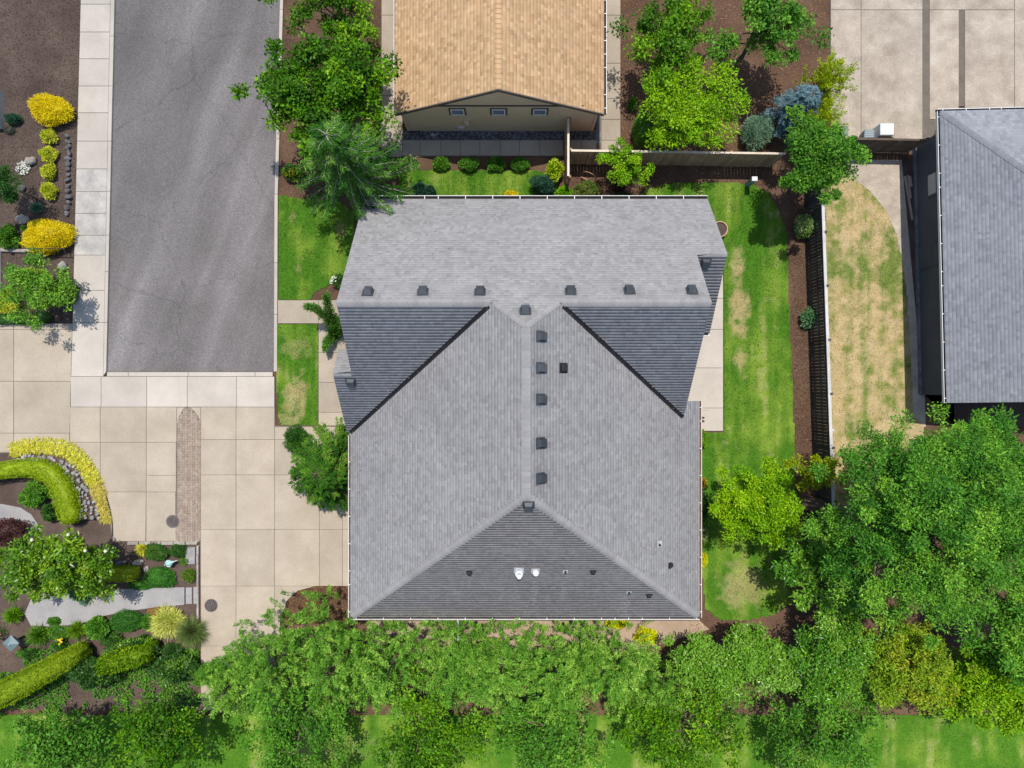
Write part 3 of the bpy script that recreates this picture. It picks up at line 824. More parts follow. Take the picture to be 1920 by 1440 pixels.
def gutter(parent, a, b, out, z, fill='gutter_inside', every=1.17, local=False, wd=0.13, first=0.25):
    """trough, white outer lip and white hanger straps"""
    a = Vector(a); b = Vector(b); o = Vector(out).normalized(); d = (b - a).normalized()
    def q(p, s, h): return (p.x + o.x * s, p.y + o.y * s, z + h)
    mb = MB()
    for s0, s1, h0, h1 in ((0.0, 0.006, -.13, -.005), (0.006, wd, -.13, -.105)):
        pts = [q(a, s0, h0), q(b, s0, h0), q(b, s1, h0), q(a, s1, h0), q(a, s0, h1), q(b, s0, h1), q(b, s1, h1), q(a, s1, h1)]
        k = len(mb.v); mb.v += pts; mb.f += [tuple(k + i for i in f) for f in ((3, 2, 1, 0), (4, 5, 6, 7), (0, 1, 5, 4), (1, 2, 6, 5), (2, 3, 7, 6), (3, 0, 4, 7))]
    g = mb.obj('gutter', fill, parent, local=local)
    mb = MB(); pts = [q(a, wd, -.135), q(b, wd, -.135), q(b, wd + .02, -.135), q(a, wd + .02, -.135), q(a, wd, 0.0), q(b, wd, 0.0), q(b, wd + .02, 0.0), q(a, wd + .02, 0.0)]
    mb.v = pts; mb.f = [(3, 2, 1, 0), (4, 5, 6, 7), (0, 1, 5, 4), (1, 2, 6, 5), (2, 3, 7, 6), (3, 0, 4, 7)]
    mb.obj('gutter_lip', 'trim_white', g)
    hm = MB(); hm.box(-.014, .014, 0.007, wd - .001, -.02, -.008); me = hm.mesh('hanger')
    L = (b - a).length; t = first
    ang = math.atan2(o.y, o.x) - math.pi / 2
    while t < L:
        p = a + d * t
        link('hanger', me, 'trim_white', g, Matrix.Translation((p.x, p.y, z)) @ Matrix.Rotation(ang, 4, 'Z'))
        t += every * random.choice((1, 1, 1, .5))
    return g


ZE = 2.7; XL, XR, YS, YN, YV = -6.94, 8.06, -10.03, 7.943, -2.106
ZC, YC = 7.38, 2.943; ZR, XM = 8.26, 0.5
pN = (ZC - ZE) / (YN - YC); pS = (ZC - ZE) / (YC - YV); pL = (ZR - ZE) / (XM - XL); pR = (ZR - ZE) / (XR - XM)
YA = YN - (ZR - ZE) / pN; YB = -3.895; pH = (ZR - ZE) / (YB - YS)
PN = (ZE + pN * YN, 0, -pN); PS = (ZE - pS * YV, 0, pS); PL = (ZE - pL * XL, pL, 0); PR = (ZE + pR * XR, -pR, 0); PH = (ZE - pH * YS, 0, pH)
XVL = XL + (ZC - ZE) / pL; XVR = XR - (ZC - ZE) / pR
GREY = ((0.288, 0.280, 0.280), (0.320, 0.312, 0.310))
house = empty('grey_roofed_house', (0.5, -1.0, 0), 'large grey shingled house with crossing hip and gable roof', 'house')
XLR, XRR, XRW = -6.34, 7.2, 8.40; YRW = 5.08
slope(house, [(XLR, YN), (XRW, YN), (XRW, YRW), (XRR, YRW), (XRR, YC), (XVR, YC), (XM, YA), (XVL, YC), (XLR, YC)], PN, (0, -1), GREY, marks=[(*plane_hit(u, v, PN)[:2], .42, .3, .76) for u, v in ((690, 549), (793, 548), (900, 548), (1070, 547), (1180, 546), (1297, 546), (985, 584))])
YBU = 0.42
slope(house, [(XLR, YC), (XVL, YC), (XL, YV), (-7.08, YV), (-7.08, YBU), (XLR, YBU)], PS, (0, 1), GREY)
yv7 = YV + pR * (XR - XRR) / pS
slope(house, [(XVR, YC), (XRR, YC), (XRR, yv7)], PS, (0, 1), GREY)
slope(house, [(XL, YS), (XL, YV), (XVL, YC), (XM, YA), (XM, YB)], PL, (1, 0), GREY)
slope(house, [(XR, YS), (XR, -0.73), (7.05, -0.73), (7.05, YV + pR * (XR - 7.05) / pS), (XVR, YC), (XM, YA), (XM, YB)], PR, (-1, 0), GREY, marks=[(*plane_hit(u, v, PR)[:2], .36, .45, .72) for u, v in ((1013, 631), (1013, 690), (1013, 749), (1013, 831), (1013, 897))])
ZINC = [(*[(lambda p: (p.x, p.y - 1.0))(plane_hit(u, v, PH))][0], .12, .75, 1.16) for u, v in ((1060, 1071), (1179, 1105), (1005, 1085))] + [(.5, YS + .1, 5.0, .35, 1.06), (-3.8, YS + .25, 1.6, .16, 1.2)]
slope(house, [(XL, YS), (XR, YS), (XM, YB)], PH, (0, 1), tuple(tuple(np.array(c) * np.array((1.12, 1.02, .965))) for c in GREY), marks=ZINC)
zb = pl_z(PS, 0, YBU); PBU = (zb + 0.9 * YBU, 0, -0.9)
slope(house, [(-7.08, YBU), (-7.08, 1.41), (-6.05, 1.41), (-6.05, YBU)], PBU, (0, -1), GREY)
zw = pl_z(PN, 0, YRW); PRW = (zw - 0.82 * YRW, 0, 0.82)
slope(house, [(6.9, YRW), (XRW, YRW), (XRW, 2.15), (6.9, 2.15)], PRW, (0, 1), GREY)
DK = tuple(tuple(np.array(c) * 0.92) for c in GREY)
cap_line(house, (XLR, YC, ZC), (XVL - .1, YC, ZC), PN, PS, DK); cap_line(house, (XRR, YC, ZC), (XVR + .1, YC, ZC), PN, PS, DK)
cap_line(house, (XVL, YC, ZC), (XM, YA, ZR), PN, PL, DK, 0.11); cap_line(house, (XVR, YC, ZC), (XM, YA, ZR), PN, PR, DK, 0.11)
cap_line(house, (XM, YA - .05, ZR), (XM, YB + .05, ZR), PL, PR, DK)
cap_line(house, (XL + .08, YS + .07, ZE), (XM, YB, ZR), PL, PH, DK, 0.17); cap_line(house, (XR - .08, YS + .07, ZE), (XM, YB, ZR), PR, PH, DK, 0.17)
cap_line(house, (-7.08, YBU, zb), (-6.36, YBU, zb), PBU, PS, DK, 0.12); cap_line(house, (XRW, YRW, zw), (XRR - .02, YRW, zw), PN, PRW, DK, 0.12)
# black valley flashings
for (xa, ya, xb, yb, pa) in ((XL + .02, YV + .02, XVL - .16, YC - .128, PL), (7.16, YV + pR * (XR - 7.16) / pS, XVR + .16, YC - .128, PR)):
    a = Vector((xa, ya)); b = Vector((xb, yb)); d = (b - a).normalized(); s = Vector((-d.y, d.x)); V = []
    for q in (a, b):
        for w_ in (-.078, 0, .078):
            x, y = q.x + s.x * w_, q.y + s.y * w_
            V.append((x, y, max(pl_z(PS, x, y), pl_z(pa, x, y)) + 0.024))
    mb = MB(); mb.v = V; mb.f = [(0, 1, 4, 3), (1, 2, 5, 4)]
    mb.obj('valley_flashing', 'flashing_black', house)
    # a raised centre rib keeps water from crossing
    mb = MB(); mb.bar((xa, ya, max(pl_z(PS, xa, ya), pl_z(pa, xa, ya)) + .03), (xb, yb, pl_z(PS, xb, yb) + .03), .02); mb.obj('valley_rib', 'flashing_black', house)
gutter(house, (XLR, YN), (XRW, YN), (0, 1), ZE)
gutter(house, (XL, YS), (XL, YV - .1), (-1, 0), ZE, 'gutter_needles', wd=.07)
gutter(house, (XR, YS), (XR, -0.73), (1, 0), ZE, 'gutter_needles', wd=.07)
gutter(house, (XL, YS), (XR, YS), (0, -1), ZE, wd=.075)
gutter(house, (6.95, 2.15), (XRW, 2.15), (0, -1), pl_z(PRW, 0, 2.15), wd=.075)
# walls
mb = MB()
def gable_block(mb, x0, x1, prof):
    n = len(prof); b = len(mb.v)
    mb.v += [(x0, y, z) for y, z in prof] + [(x1, y, z) for y, z in prof]
    mb.f += [tuple(range(b, b + n)), tuple(reversed(range(b + n, b + 2 * n)))] + [(b + i, b + n + i, b + n + (i + 1) % n, b + (i + 1) % n) for i in range(n)]
gable_block(mb, -5.95, 6.8, [(7.5, 0), (7.5, ZE + .2), (YC, ZC - .25), (-1.7, ZE + .1), (-1.7, 0)])
gable_block(mb, 6.8, 8.0, [(7.5, 0), (7.5, ZE + .2), (YRW, zw - .25), (2.5, pl_z(PRW, 0, 2.5) - .22), (2.5, 0)])
gable_block(mb, -6.75, -5.95, [(1.1, 0), (1.1, pl_z(PBU, 0, 1.1) - .2), (YBU, zb - .24), (-1.7, ZE + .1), (-1.7, 0)])
mb.box(-6.45, 7.55, -9.55, -1.7, 0, ZE + .05)
mb.obj('wall', 'siding_grey', house)
for q in ((XL + .02, -6.45, YS + .02, YV), (7.55, XR - .02, YS + .02, -.8), (-6.445, 7.545, YS + .02, -9.55), (XLR + .02, 8.35, 7.5, YN - .02)):
    mb = MB(); mb.box(*q, ZE - .2, ZE - .17); mb.obj('soffit', 'trim_white', house)
for (yy) in (-8.2, -5.0):
    mb = MB(); mb.box(-6.50, -6.452, yy - 1.25, yy + 1.25, 0.1, 2.2); gd = mb.obj('garage_door', 'trim_white', house)
    for k in range(4):
        mb = MB(); mb.box(-6.515, -6.501, yy - 1.2, yy + 1.2, .14 + k * .515, .6 + k * .515); mb.obj('door_panel', 'trim_white', gd)
mb = MB(); mb.box(-6.0, -5.952, 3.4, 4.4, 0.1, 2.15); mb.obj('front_door', 'trim_brown', house)

# needles and leaves caught in the valleys and on the slopes
lp = []
for (xa, ya, xb, yb, pa, n) in ((XL, YV, XVL, YC, PL, 45), (7.1, -1.3, XVR, YC, PR, 45)):
    t_ = rng.random(n); sx = xa + (xb - xa) * t_ + rng.normal(size=n) * .14; sy = ya + (yb - ya) * t_ + rng.normal(size=n) * .14
    lp += [(x_, y_, max(pl_z(PS, x_, y_), pl_z(pa, x_, y_)) + .03) for x_, y_ in zip(sx, sy)]
for (pl_, xa, xb, ya, yb, n) in ((PN, -6.2, -3.5, 5.6, 7.8, 70), (PN, -6, 7, 3.4, 7.8, 70), (PL, -6.8, -4.8, -6.0, -2.6, 60), (PH, -4, 5, -9.9, -8.6, 80), (PR, 4.5, 8, -9, -2, 50)):
    lp += [(x_, y_, pl_z(pl_, x_, y_) + .022) for x_, y_ in zip(rng.uniform(xa, xb, n), rng.uniform(ya, yb, n))]
lp = np.array(lp); m_ = len(lp)
V, Fc, C = leaf_quads(lp, rng.normal(size=(m_, 3)) * [1, 1, .3], rng.uniform(.03, .09, m_), rng.uniform(.012, .04, m_), pick_cols([(.10, .06, .03), (.25, .16, .08), (.42, .32, .16), (.2, .24, .06)], rng.random(m_), m_), .8)
tag(link('leaf_litter', np_mesh('leaf_litter', V, Fc, C), 'grass_blade', house), kind='stuff')

# vents and pipes on the roof
fl = MB(); fl.box(-.21, .21, -.2, .2, 0.014, 0.024); vent_fl = fl.mesh('flange')
hd = MB()
hd.v = [(-.165, -.19, .03), (.165, -.19, .03), (.15, .15, .03), (-.15, .15, .03), (-.145, -.20, .15), (.145, -.20, .15), (.12, .07, .15), (-.12, .07, .15)]
hd.f = [(4, 5, 6, 7), (0, 1, 5, 4), (1, 2, 6, 5), (2, 3, 7, 6), (3, 0, 4, 7), (3, 2, 1, 0)]
vent_hd = hd.mesh('hood')
lv = MB()
for k in range(3): lv.box(-.14, .14, -.205, -.197, .045 + k * .032, .058 + k * .032)
vent_lv = lv.mesh('louvre')


def slope_frame(pl, p):
    n = Vector((-pl[1], -pl[2], 1)).normalized(); up = Vector((pl[1], pl[2], pl[1] ** 2 + pl[2] ** 2)).normalized(); ex_ = up.cross(n)
    M = Matrix((ex_, up, n)).transposed().to_4x4(); M.translation = p
    return M


def roof_vent(u, v, pl, s=1.0):
    p = plane_hit(u, v, pl); M = slope_frame(pl, p) @ Matrix.Rotation(R(random.uniform(-3, 3)), 4, 'Z') @ Matrix.Scale(s, 4)
    f = link('roof_vent', vent_fl, 'vent_metal', house, M)
    link('hood', vent_hd, 'vent_metal', f); link('louvre', vent_lv, 'black_plastic', f)


for u, v in ((690, 549), (793, 548), (900, 548), (1070, 547), (1180, 546), (1297, 546), (985, 584)): roof_vent(u, v, PN)
for u, v in ((1013, 631), (1013, 690), (1013, 749), (1013, 831), (1013, 897)): roof_vent(u, v, PR)
roof_vent(991, 946, PH); roof_vent(658, 715, PS); roof_vent(1323, 491, PRW)
# squat square exhaust vent
p = plane_hit(1056, 690, PR); mb = MB(); mb.box(-.13, .13, -.13, .13, .02, .13, .02); mb.box(-.19, .19, -.19, .19, .014, .022)
mb.obj('exhaust_vent', 'black_plastic', house, M=slope_frame(PR, p))


def pipe(u, v, pl, r, h, m, capr=None, flange=None):
    p = plane_hit(u, v, pl)
    mb = MB(); mb.cyl((p.x, p.y, p.z - .1), r, r, h + .1, 14)
    o = mb.obj('vent_pipe', m, house, smooth=False)
    if capr:
        mb = MB(); mb.lathe((p.x, p.y, p.z + h * .55), [(r, 0), (capr * .8, .0), (capr, .03), (capr, .10), (capr * .6, .15), (0.001, .17)], 16); mb.obj('cap', m, o, smooth=True)
        mb = MB(); mb.lathe((p.x, p.y, p.z - .02), [(r * 2.1, -.04), (r * 1.5, .06), (r, .12)], 16); mb.obj('collar', m, o, smooth=True)
    if flange:
        mb = MB(); mb.box(-flange, flange, -flange, flange, .014, .022); q = mb.mesh('flashing')
        link('flashing', q, 'lead_grey', o, slope_frame(pl, p))


pipe(973, 1069, PH, .085, .95, 'white_metal', .15, .2); pipe(1004, 1070, PH, .065, .55, 'white_metal', .12, .17)
for u, v in ((1060, 1071), (1179, 1110)): pipe(u, v, PH, .035, .3, 'black_plastic', None, .1)
pipe(1236, 1020, PR, .035, .28, 'black_plastic', None, .13)


def turtle(u, v, pl):
    """small low black dryer hood: flat plate, domed throat, two side ears"""
    p = plane_hit(u, v, pl)
    mb = MB(); mb.box(-.12, .12, -.1, .1, .014, .022); mb.box(-.075, .075, -.12, .06, .022, .1, .02); mb.box(-.115, -.075, .0, .09, .022, .075); mb.box(.075, .115, .0, .09, .022, .075)
    mb.obj('exhaust_vent', 'black_plastic', house, M=slope_frame(pl, p))


for u, v in ((880, 1073), (1112, 1071), (1217, 1115)): turtle(u, v, PH)
turtle(1256, 1060, PR)
# downspouts
for (x, y) in ((-6.6, -9.62), (7.7, -9.62), (-5.8, 7.56), (7.95, 7.56)):
    mb = MB(); mb.box(x - .04, x + .04, y - .03, y + .05, 0.05, ZE - .13); mb.obj('downspout', 'trim_white', house)

# ------------------------------------------------------------------ tan gabled house, top
TANR = ((0.50, 0.315, 0.165), (0.62, 0.42, 0.24))
gx0, gx1, gy0, gz = -5.08, 3.99, 11.70, 2.45; gxm = (gx0 + gx1) / 2; gp_ = 0.55; gy1 = 24.0
th = empty('tan_house', (gxm, 16.0, 0), 'tan house with gable wall, three small windows and cedar coloured roof', 'house')
PA = (gz - gp_ * gx0, gp_, 0); PB = (gz + gp_ * gx1, -gp_, 0)
slope(th, [(gx0, gy0), (gxm, gy0), (gxm, gy1), (gx0, gy1)], PA, (1, 0), TANR, 'shingle_brown', 0.16)
slope(th, [(gx1, gy0), (gxm, gy0), (gxm, gy1), (gx1, gy1)], PB, (-1, 0), TANR, 'shingle_brown', 0.16)
cap_line(th, (gxm, gy0, gz + gp_ * (gxm - gx0)), (gxm, gy1, gz + gp_ * (gxm - gx0)), PA, PB, TANR, .13, 'shingle_brown')
wx0, wx1, wy = -4.83, 3.72, 11.84
mb = MB(); zt = gz + gp_ * (wx0 - gx0) - .18; za = gz + gp_ * (gxm - gx0) - .18
V = [(wx0, 0), (wx1, 0), (wx1, zt), (gxm, za), (wx0, zt)]
mb.v = [(x, wy, z) for x, z in V] + [(x, gy1 - .3, z) for x, z in V]; mb.f = [(0, 1, 2, 3, 4), (9, 8, 7, 6, 5)] + [(i, i + 5, (i + 1) % 5 + 5, (i + 1) % 5) for i in range(5)]
mb.obj('wall', 'siding_tan', th)
mb = MB(); mb.box(-4.15, 3.05, wy - .035, wy - .003, 2.93, 3.03); mb.obj('belt_trim', 'trim_brown', th)
for a, b, c_ in (((gx0, gy0 - .02), (gxm, gy0 - .02), PA), ((gx1, gy0 - .02), (gxm, gy0 - .02), PB)):
    mb = MB(); V = []
    for q in (a, b):
        z = pl_z(c_, q[0], 0); V += [(q[0], q[1] - .03, z - .18), (q[0], q[1] - .03, z + .015), (q[0], q[1] + .018, z + .015), (q[0], q[1] + .018, z - .18)]
    mb.v = V; mb.f = [(0, 1, 5, 4), (1, 2, 6, 5), (2, 3, 7, 6), (3, 0, 4, 7), (0, 3, 2, 1), (4, 5, 6, 7)]
    mb.obj('bargeboard', 'trim_brown', th)
for u in (858, 935, 1012):
    x = (u - 960) * (32 - 2.34) / 1280
    mb = MB(); mb.box(x - .37, x + .37, wy - .03, wy - .003, 2.0, 2.72)
    wn = mb.obj('window', 'trim_brown', th)
    mb = MB(); zf = ((x - .29, x - .24, 2.06, 2.66), (x + .24, x + .29, 2.06, 2.66), (x - .24, x + .24, 2.06, 2.12), (x - .24, x + .24, 2.60, 2.66))
    for q in zf: mb.box(q[0], q[1], wy - .06, wy - .031, q[2], q[3])
    mb.obj('frame', 'trim_white', wn)
    mb = MB(); mb.box(x - .238, x + .238, wy - .042, wy - .032, 2.122, 2.598); mb.obj('pane', 'window_glass', wn)
for sx, p_ in ((wx0, 0), (wx1, 0)):
    mb = MB(); mb.box(sx - .05, sx + .06, wy - .03, wy + .08, 0, zt - .03); mb.obj('corner_board', 'siding_tan', th)
mb = MB(); mb.box(-2.15, -1.93, wy - .12, wy - .004, 1.05, 1.35); q = mb.obj('meter_box', 'siding_tan', th); mb = MB(); mb.box(-2.06, -1.98, wy - .15, wy - .121, 1.15, 1.27); mb.obj('meter_face', 'cool_white', q)
mb = MB(); mb.box(-2.5, -2.2, wy - .05, wy - .004, .45, .62); mb.obj('vent_grille', 'trim_white', th)
gutter(th, (gx1, gy0), (gx1, gy1), (1, 0), gz, wd=.09); gutter(th, (gx0, gy0), (gx0, gy1), (-1, 0), gz, wd=.02)
# crawl-space hatch and hose reel at the foot of the wall
hx, hy, _ = G(776, 243); t = empty('access_hatch', (hx, hy, 0), 'shallow grey crawl space hatch at the left foot of the tan wall', 'hatch')
mb = MB(); mb.box(hx - .28, hx + .28, hy - .15, hy + .12, 0, .16); mb.obj('frame', 'trim_brown', t); mb = MB(); mb.box(hx - .24, hx + .24, hy - .11, hy + .08, .162, .18); mb.obj('lid', 'lead_grey', t)
hx, hy, _ = G(815, 254); t = empty('spigot_timer', (hx, hy, 0), 'grey irrigation timer and valve on the shaded gravel', 'valve')
mb = MB(); mb.box(hx - .16, hx - .03, hy - .05, hy + .06, .02, .16, .02); mb.obj('timer', 'lead_grey', t); mb = MB(); mb.tube([(hx - .03, hy, .09), (hx + .1, hy, .09), (hx + .13, hy + .06, .05), (hx + .13, hy + .2, .03)], [.03, .03, .025, .02], 8); mb.obj('valve_pipe', 'lead_grey', t)

# ------------------------------------------------------------------ charcoal house, right (turned a degree and a half against the rest)
nx, ny, nz = 18.22, 11.64, 2.9
rh = empty('charcoal_house', (nx, ny, 0), 'charcoal walled house with grey hip roof and white gutter at the right edge', 'house', rz=R(1.35))
BL = ((0.240, 0.250, 0.275), (0.280, 0.290, 0.313))
W_, L_ = 11.0, 12.45; pr = 0.33; hr = W_ / 2
QW = (nz, pr, 0); QN = (nz, 0, -pr); QE = (nz + pr * W_, -pr, 0)
slope(rh, [(0, 0), (hr, -hr), (hr, -L_), (0, -L_)], QW, (1, 0), BL, local=True)
slope(rh, [(0, 0), (W_, 0), (hr, -hr)], QN, (0, -1), BL, local=True)
slope(rh, [(W_, 0), (hr, -hr), (hr, -L_), (W_, -L_)], QE, (-1, 0), BL, local=True)
BD = tuple(tuple(np.array(c) * .8) for c in BL)
cap_line(rh, (.05, -.05, nz), (hr, -hr, nz + pr * hr), QW, QN, BD, .13, local=True); cap_line(rh, (W_ - .05, -.05, nz), (hr, -hr, nz + pr * hr), QN, QE, BD, .13, local=True)
cap_line(rh, (hr, -hr, nz + pr * hr), (hr, -L_, nz + pr * hr), QW, QE, BD, .13, local=True)
gutter(rh, (0, 0), (0, -L_), (-1, 0), nz, local=True, wd=.07, every=1.2); gutter(rh, (-.1, 0), (W_ + .1, 0), (0, 1), nz, local=True, wd=.07, every=1.0)
mb = MB(); b = [(.57, -.57), (W_ - .57, -.57), (W_ - .57, -L_ + .3), (.57, -L_ + .3)]; mb.prism(b, 0, nz - .02)
mb.v += [(.57, -L_ + .3, nz - .02), (W_ - .57, -L_ + .3, nz - .02), (hr, -L_ + .3, nz + pr * hr - .22), (.57, -L_ + .5, nz - .02), (W_ - .57, -L_ + .5, nz - .02), (hr, -L_ + .5, nz + pr * hr - .22)]
mb.f += [(8, 9, 10), (13, 12, 11), (8, 10, 13, 11), (9, 12, 13, 10)]
mb.obj('wall', 'siding_navy', rh, local=True)
mb = MB(); mb.box(.0, .57, -L_ + .02, -.02, nz - .22, nz - .18); mb.obj('soffit', 'siding_navy', rh, local=True)
for y0_, y1_, z0_, z1_, nm in ((-3.15, -2.25, 1.15, 2.35, 'window'), (-6.3, -5.4, 0.35, 2.3, 'window')):
    mb = MB(); mb.box(.53, .567, y0_ - .08, y1_ + .08, z0_ - .08, z1_ + .08); wn = mb.obj(nm, 'siding_navy', rh, local=True)
    mb = MB(); mb.box(.515, .529, y0_, y1_, z0_, z1_); mb.obj('pane', 'window_glass' if z0_ > 1 else 'siding_navy', wn, local=True)
    mb = MB(); mb.box(.505, .514, y0_, y1_, (z0_ + z1_) / 2 - .02, (z0_ + z1_) / 2 + .02); mb.obj('sash_bar', 'siding_navy', wn, local=True)
mb = MB(); mb.box(.525, .568, -L_ + .33, -.6, 0.0, .28); mb.obj('plinth', 'stone_dark', rh, local=True)

# ================================================================== FENCES
def fence(name, label, p0, p1, h, m, bw=0.14, pitch=0.15, cap='cedar_cap', capw=0.09, post_every=2.4, side=1, baluster=False, group=None, rails=(0.3, 1.3), lean=0.0, cat='fence'):
    a = Vector(p0); b = Vector(p1); d = b - a; L = d.length
    t = empty(name, (a.x, a.y, 0), label, cat, group, rz=math.atan2(d.y, d.x))
    bh = h - 0.3 if baluster else h - 0.02
    mb = MB(); mb.box(0, bw, -.01, .01, 0.04, bh); me = mb.mesh('board')
    n = int(L / pitch)
    for i in range(n):
        o = link('board', me, m, t, local=True); o.location = (i * pitch + random.uniform(-.003, .003), side * .035 + random.uniform(-.002, .002), random.uniform(-.01, .008)); o.rotation_euler = (random.uniform(-.008, .008), 0, random.uniform(-.015, .015))
    for z in rails:
        mb = MB(); mb.box(0, L, -.022, .022, z, z + .085); mb.obj('rail', m, t, local=True)
    k = max(1, round(L / post_every))
    for i in range(k + 1):
        x = L * i / k; mb = MB(); mb.box(x - .05, x + .05, -side * .075 - .05, -side * .075 + .05, 0, h + (.06 if baluster else -.03)); mb.obj('post', m, t, local=True)
    if baluster:
        mb = MB(); mb.box(0, L, -.03, .03, bh + .005, bh + .06); mb.obj('rail', m, t, local=True)
        mb = MB(); mb.box(0, .04, -.02, .02, bh + .06, h - .03); me2 = mb.mesh('baluster')
        for i in range(int(L / .085)):
            o = link('baluster', me2, m, t, local=True); o.location = (i * .085 + .02, 0, 0)
    for i in range(k):
        x0_ = L * i / k; x1_ = L * (i + 1) / k
        mb = MB(); mb.box(x0_ + .003, x1_ - .003, -capw / 2, capw / 2, h - .028, h + .008); o = mb.obj('cap_rail', cap, t, local=True); o.location.z = random.uniform(-.008, .008)
    return t


fence('cedar_fence', 'long brown cedar board fence with pale cap behind the back lawn', (2.62, 10.36), (12.15, 10.22), 1.72, 'cedar_board', side=-1)
fence('cedar_fence', 'short cedar fence running from the tan house wall to the lawn', (2.50, 11.78), (2.50, 9.22), 1.72, 'cedar_board', side=-1, cap='cedar_cap')
fence('dark_picket_fence', 'dark stained picket fence with baluster top between the two side lawns', (13.72, 9.12), (14.30, -7.6), 1.80, 'black_stain_board', bw=.128, pitch=.148, cap='weathered_cap', capw=.13, side=-1, baluster=True, rails=(.3, .95))
fence('brown_fence', 'weathered brown board fence between the apron and the charcoal house', (15.35, 10.92), (18.55, 10.86), 1.62, 'dark_wood', side=-1, cap='dark_wood', post_every=1.6)
x, y, _ = G(864, 1180); fence('grey_side_fence', 'short grey fence panel between the house and the conifers', (x - .01, -10.15), (x + .01, -12.0), 1.7, 'siding_grey', cap='lead_grey', side=1, post_every=1.8)

# ================================================================== TREES AND PLANTS
G_MAPLE = [(0.020, 0.070, 0.006), (0.045, 0.135, 0.010), (0.130, 0.285, 0.020), (0.290, 0.470, 0.040)]
G_DARK = [(0.018, 0.060, 0.012), (0.035, 0.105, 0.020), (0.070, 0.165, 0.035)]
G_BLUE = [(0.026, 0.105, 0.016), (0.065, 0.205, 0.026), (0.160, 0.355, 0.045), (0.340, 0.550, 0.085)]
G_LIME = [(0.080, 0.215, 0.012), (0.160, 0.340, 0.018), (0.270, 0.460, 0.028), (0.400, 0.560, 0.050)]
G_CYP = [(0.065, 0.190, 0.028), (0.140, 0.320, 0.046), (0.250, 0.460, 0.078), (0.400, 0.600, 0.130)]
G_CONI = [(0.030, 0.105, 0.018), (0.070, 0.200, 0.030), (0.160, 0.340, 0.060), (0.280, 0.450, 0.120)]
G_MID = [(0.045, 0.140, 0.018), (0.095, 0.245, 0.030), (0.185, 0.365, 0.050)]
G_GLOSS = [(0.035, 0.125, 0.016), (0.080, 0.230, 0.024), (0.180, 0.370, 0.042), (0.310, 0.490, 0.085)]
G_HEDGE = [(0.165, 0.255, 0.010), (0.260, 0.370, 0.012), (0.370, 0.470, 0.018)]
YEL = [(0.58, 0.43, 0.010), (0.76, 0.60, 0.014), (0.84, 0.69, 0.025)]
YELG = [(0.32, 0.40, 0.035), (0.54, 0.57, 0.07), (0.70, 0.68, 0.13)]
GOLD = [(0.58, 0.54, 0.05), (0.74, 0.70, 0.12), (0.82, 0.78, 0.24)]
YBRI = [(0.46, 0.52, 0.012), (0.62, 0.64, 0.02), (0.68, 0.66, 0.03)]
TEAL = [(0.020, 0.065, 0.042), (0.040, 0.105, 0.065), (0.065, 0.15, 0.085)]
SILV = [(0.10, 0.20, 0.135), (0.18, 0.30, 0.20), (0.28, 0.41, 0.28)]
SPRU = [(0.075, 0.14, 0.165), (0.14, 0.23, 0.265), (0.25, 0.35, 0.39)]
PURP = [(0.055, 0.022, 0.022), (0.095, 0.042, 0.04), (0.15, 0.075, 0.065)]
RUST = [(0.10, 0.20, 0.02), (0.19, 0.32, 0.03), (0.31, 0.40, 0.045), (0.44, 0.33, 0.06)]
VARI = [(0.09, 0.19, 0.04), (0.24, 0.36, 0.11), (0.50, 0.55, 0.28)]
OLIV = [(0.13, 0.19, 0.06), (0.20, 0.27, 0.09), (0.29, 0.36, 0.14)]

# -- large trees
tree('maple_tree', (-7.9, 11.6, 0), G(598, 195, 4.3), (2.6, 2.5, 1.9), G_MAPLE, 'round green maple beside the road above the cedar', n_cl=140, cl_r=.5, per=230, leaf=(.14, .10), trunk_r=.16, spread=.85)
tree('ash_tree', (13.9, -5.6, 0), G(1746, 985, 6.0), (4.5, 4.7, 3.2), G_BLUE, 'tallest broad tree with bluish green leaves beside the charcoal house', n_cl=600, cl_r=.46, per=235, leaf=(.115, .05), trunk_r=.28, droop=.1, limbs=60, shell=.45, lob=(22, 9, .4), bough=9, spread=1.0)
tree('ash_tree', (19.4, -8.4, 0), G(1945, 1160, 4.6), (2.6, 2.6, 2.2), G_BLUE, 'green tree cut by the lower right edge, below the tallest tree', n_cl=120, cl_r=.5, per=220, leaf=(.14, .06), trunk_r=.2, bough=9, spread=.85)
tree('ash_tree', (20.2, -2.6, 0), G(1895, 850, 4.2), (2.6, 1.7, 1.6), G_BLUE, 'green tree just below the charcoal house roof', n_cl=130, cl_r=.42, per=190, leaf=(.14, .06), trunk_r=.14, bough=9)
tree('hornbeam_tree', G(1430, 965), G(1425, 950, 2.9), (1.95, 1.85, 1.5), G_LIME, 'small bright lime green tree on the lawn by the dark fence', n_cl=170, cl_r=.34, per=170, leaf=(.11, .05), trunk_r=.09, lob=(20, 9, .25), shell=.4, spread=.95)
tree('laurel_tree', G(1525, 1065), G(1552, 1080, 2.8), (1.9, 1.8, 1.6), G_GLOSS, 'glossy dark leaved laurel between the lime tree and the tallest tree', n_cl=150, cl_r=.4, per=150, leaf=(.18, .075), trunk_r=.1, mat='leaf_gloss')
tree('plum_tree', G(1500, 300), G(1523, 300, 3.6), (1.65, 1.35, 1.6), G_MID, 'dense green tree at the fence corner by the charcoal house', n_cl=75, cl_r=.42, per=300, leaf=(.11, .07), trunk_r=.1, lob=(30, 12, .3))
tree('japanese_maple', G(1270, 255), G(1292, 200, 2.9), (2.5, 1.7, 1.2), G_LIME[:3] + [G_MID[1]], 'layered light green maple behind the long cedar fence', n_cl=130, cl_r=.42, per=180, leaf=(.13, .055), trunk_r=.09, flat=.3, droop=.25)
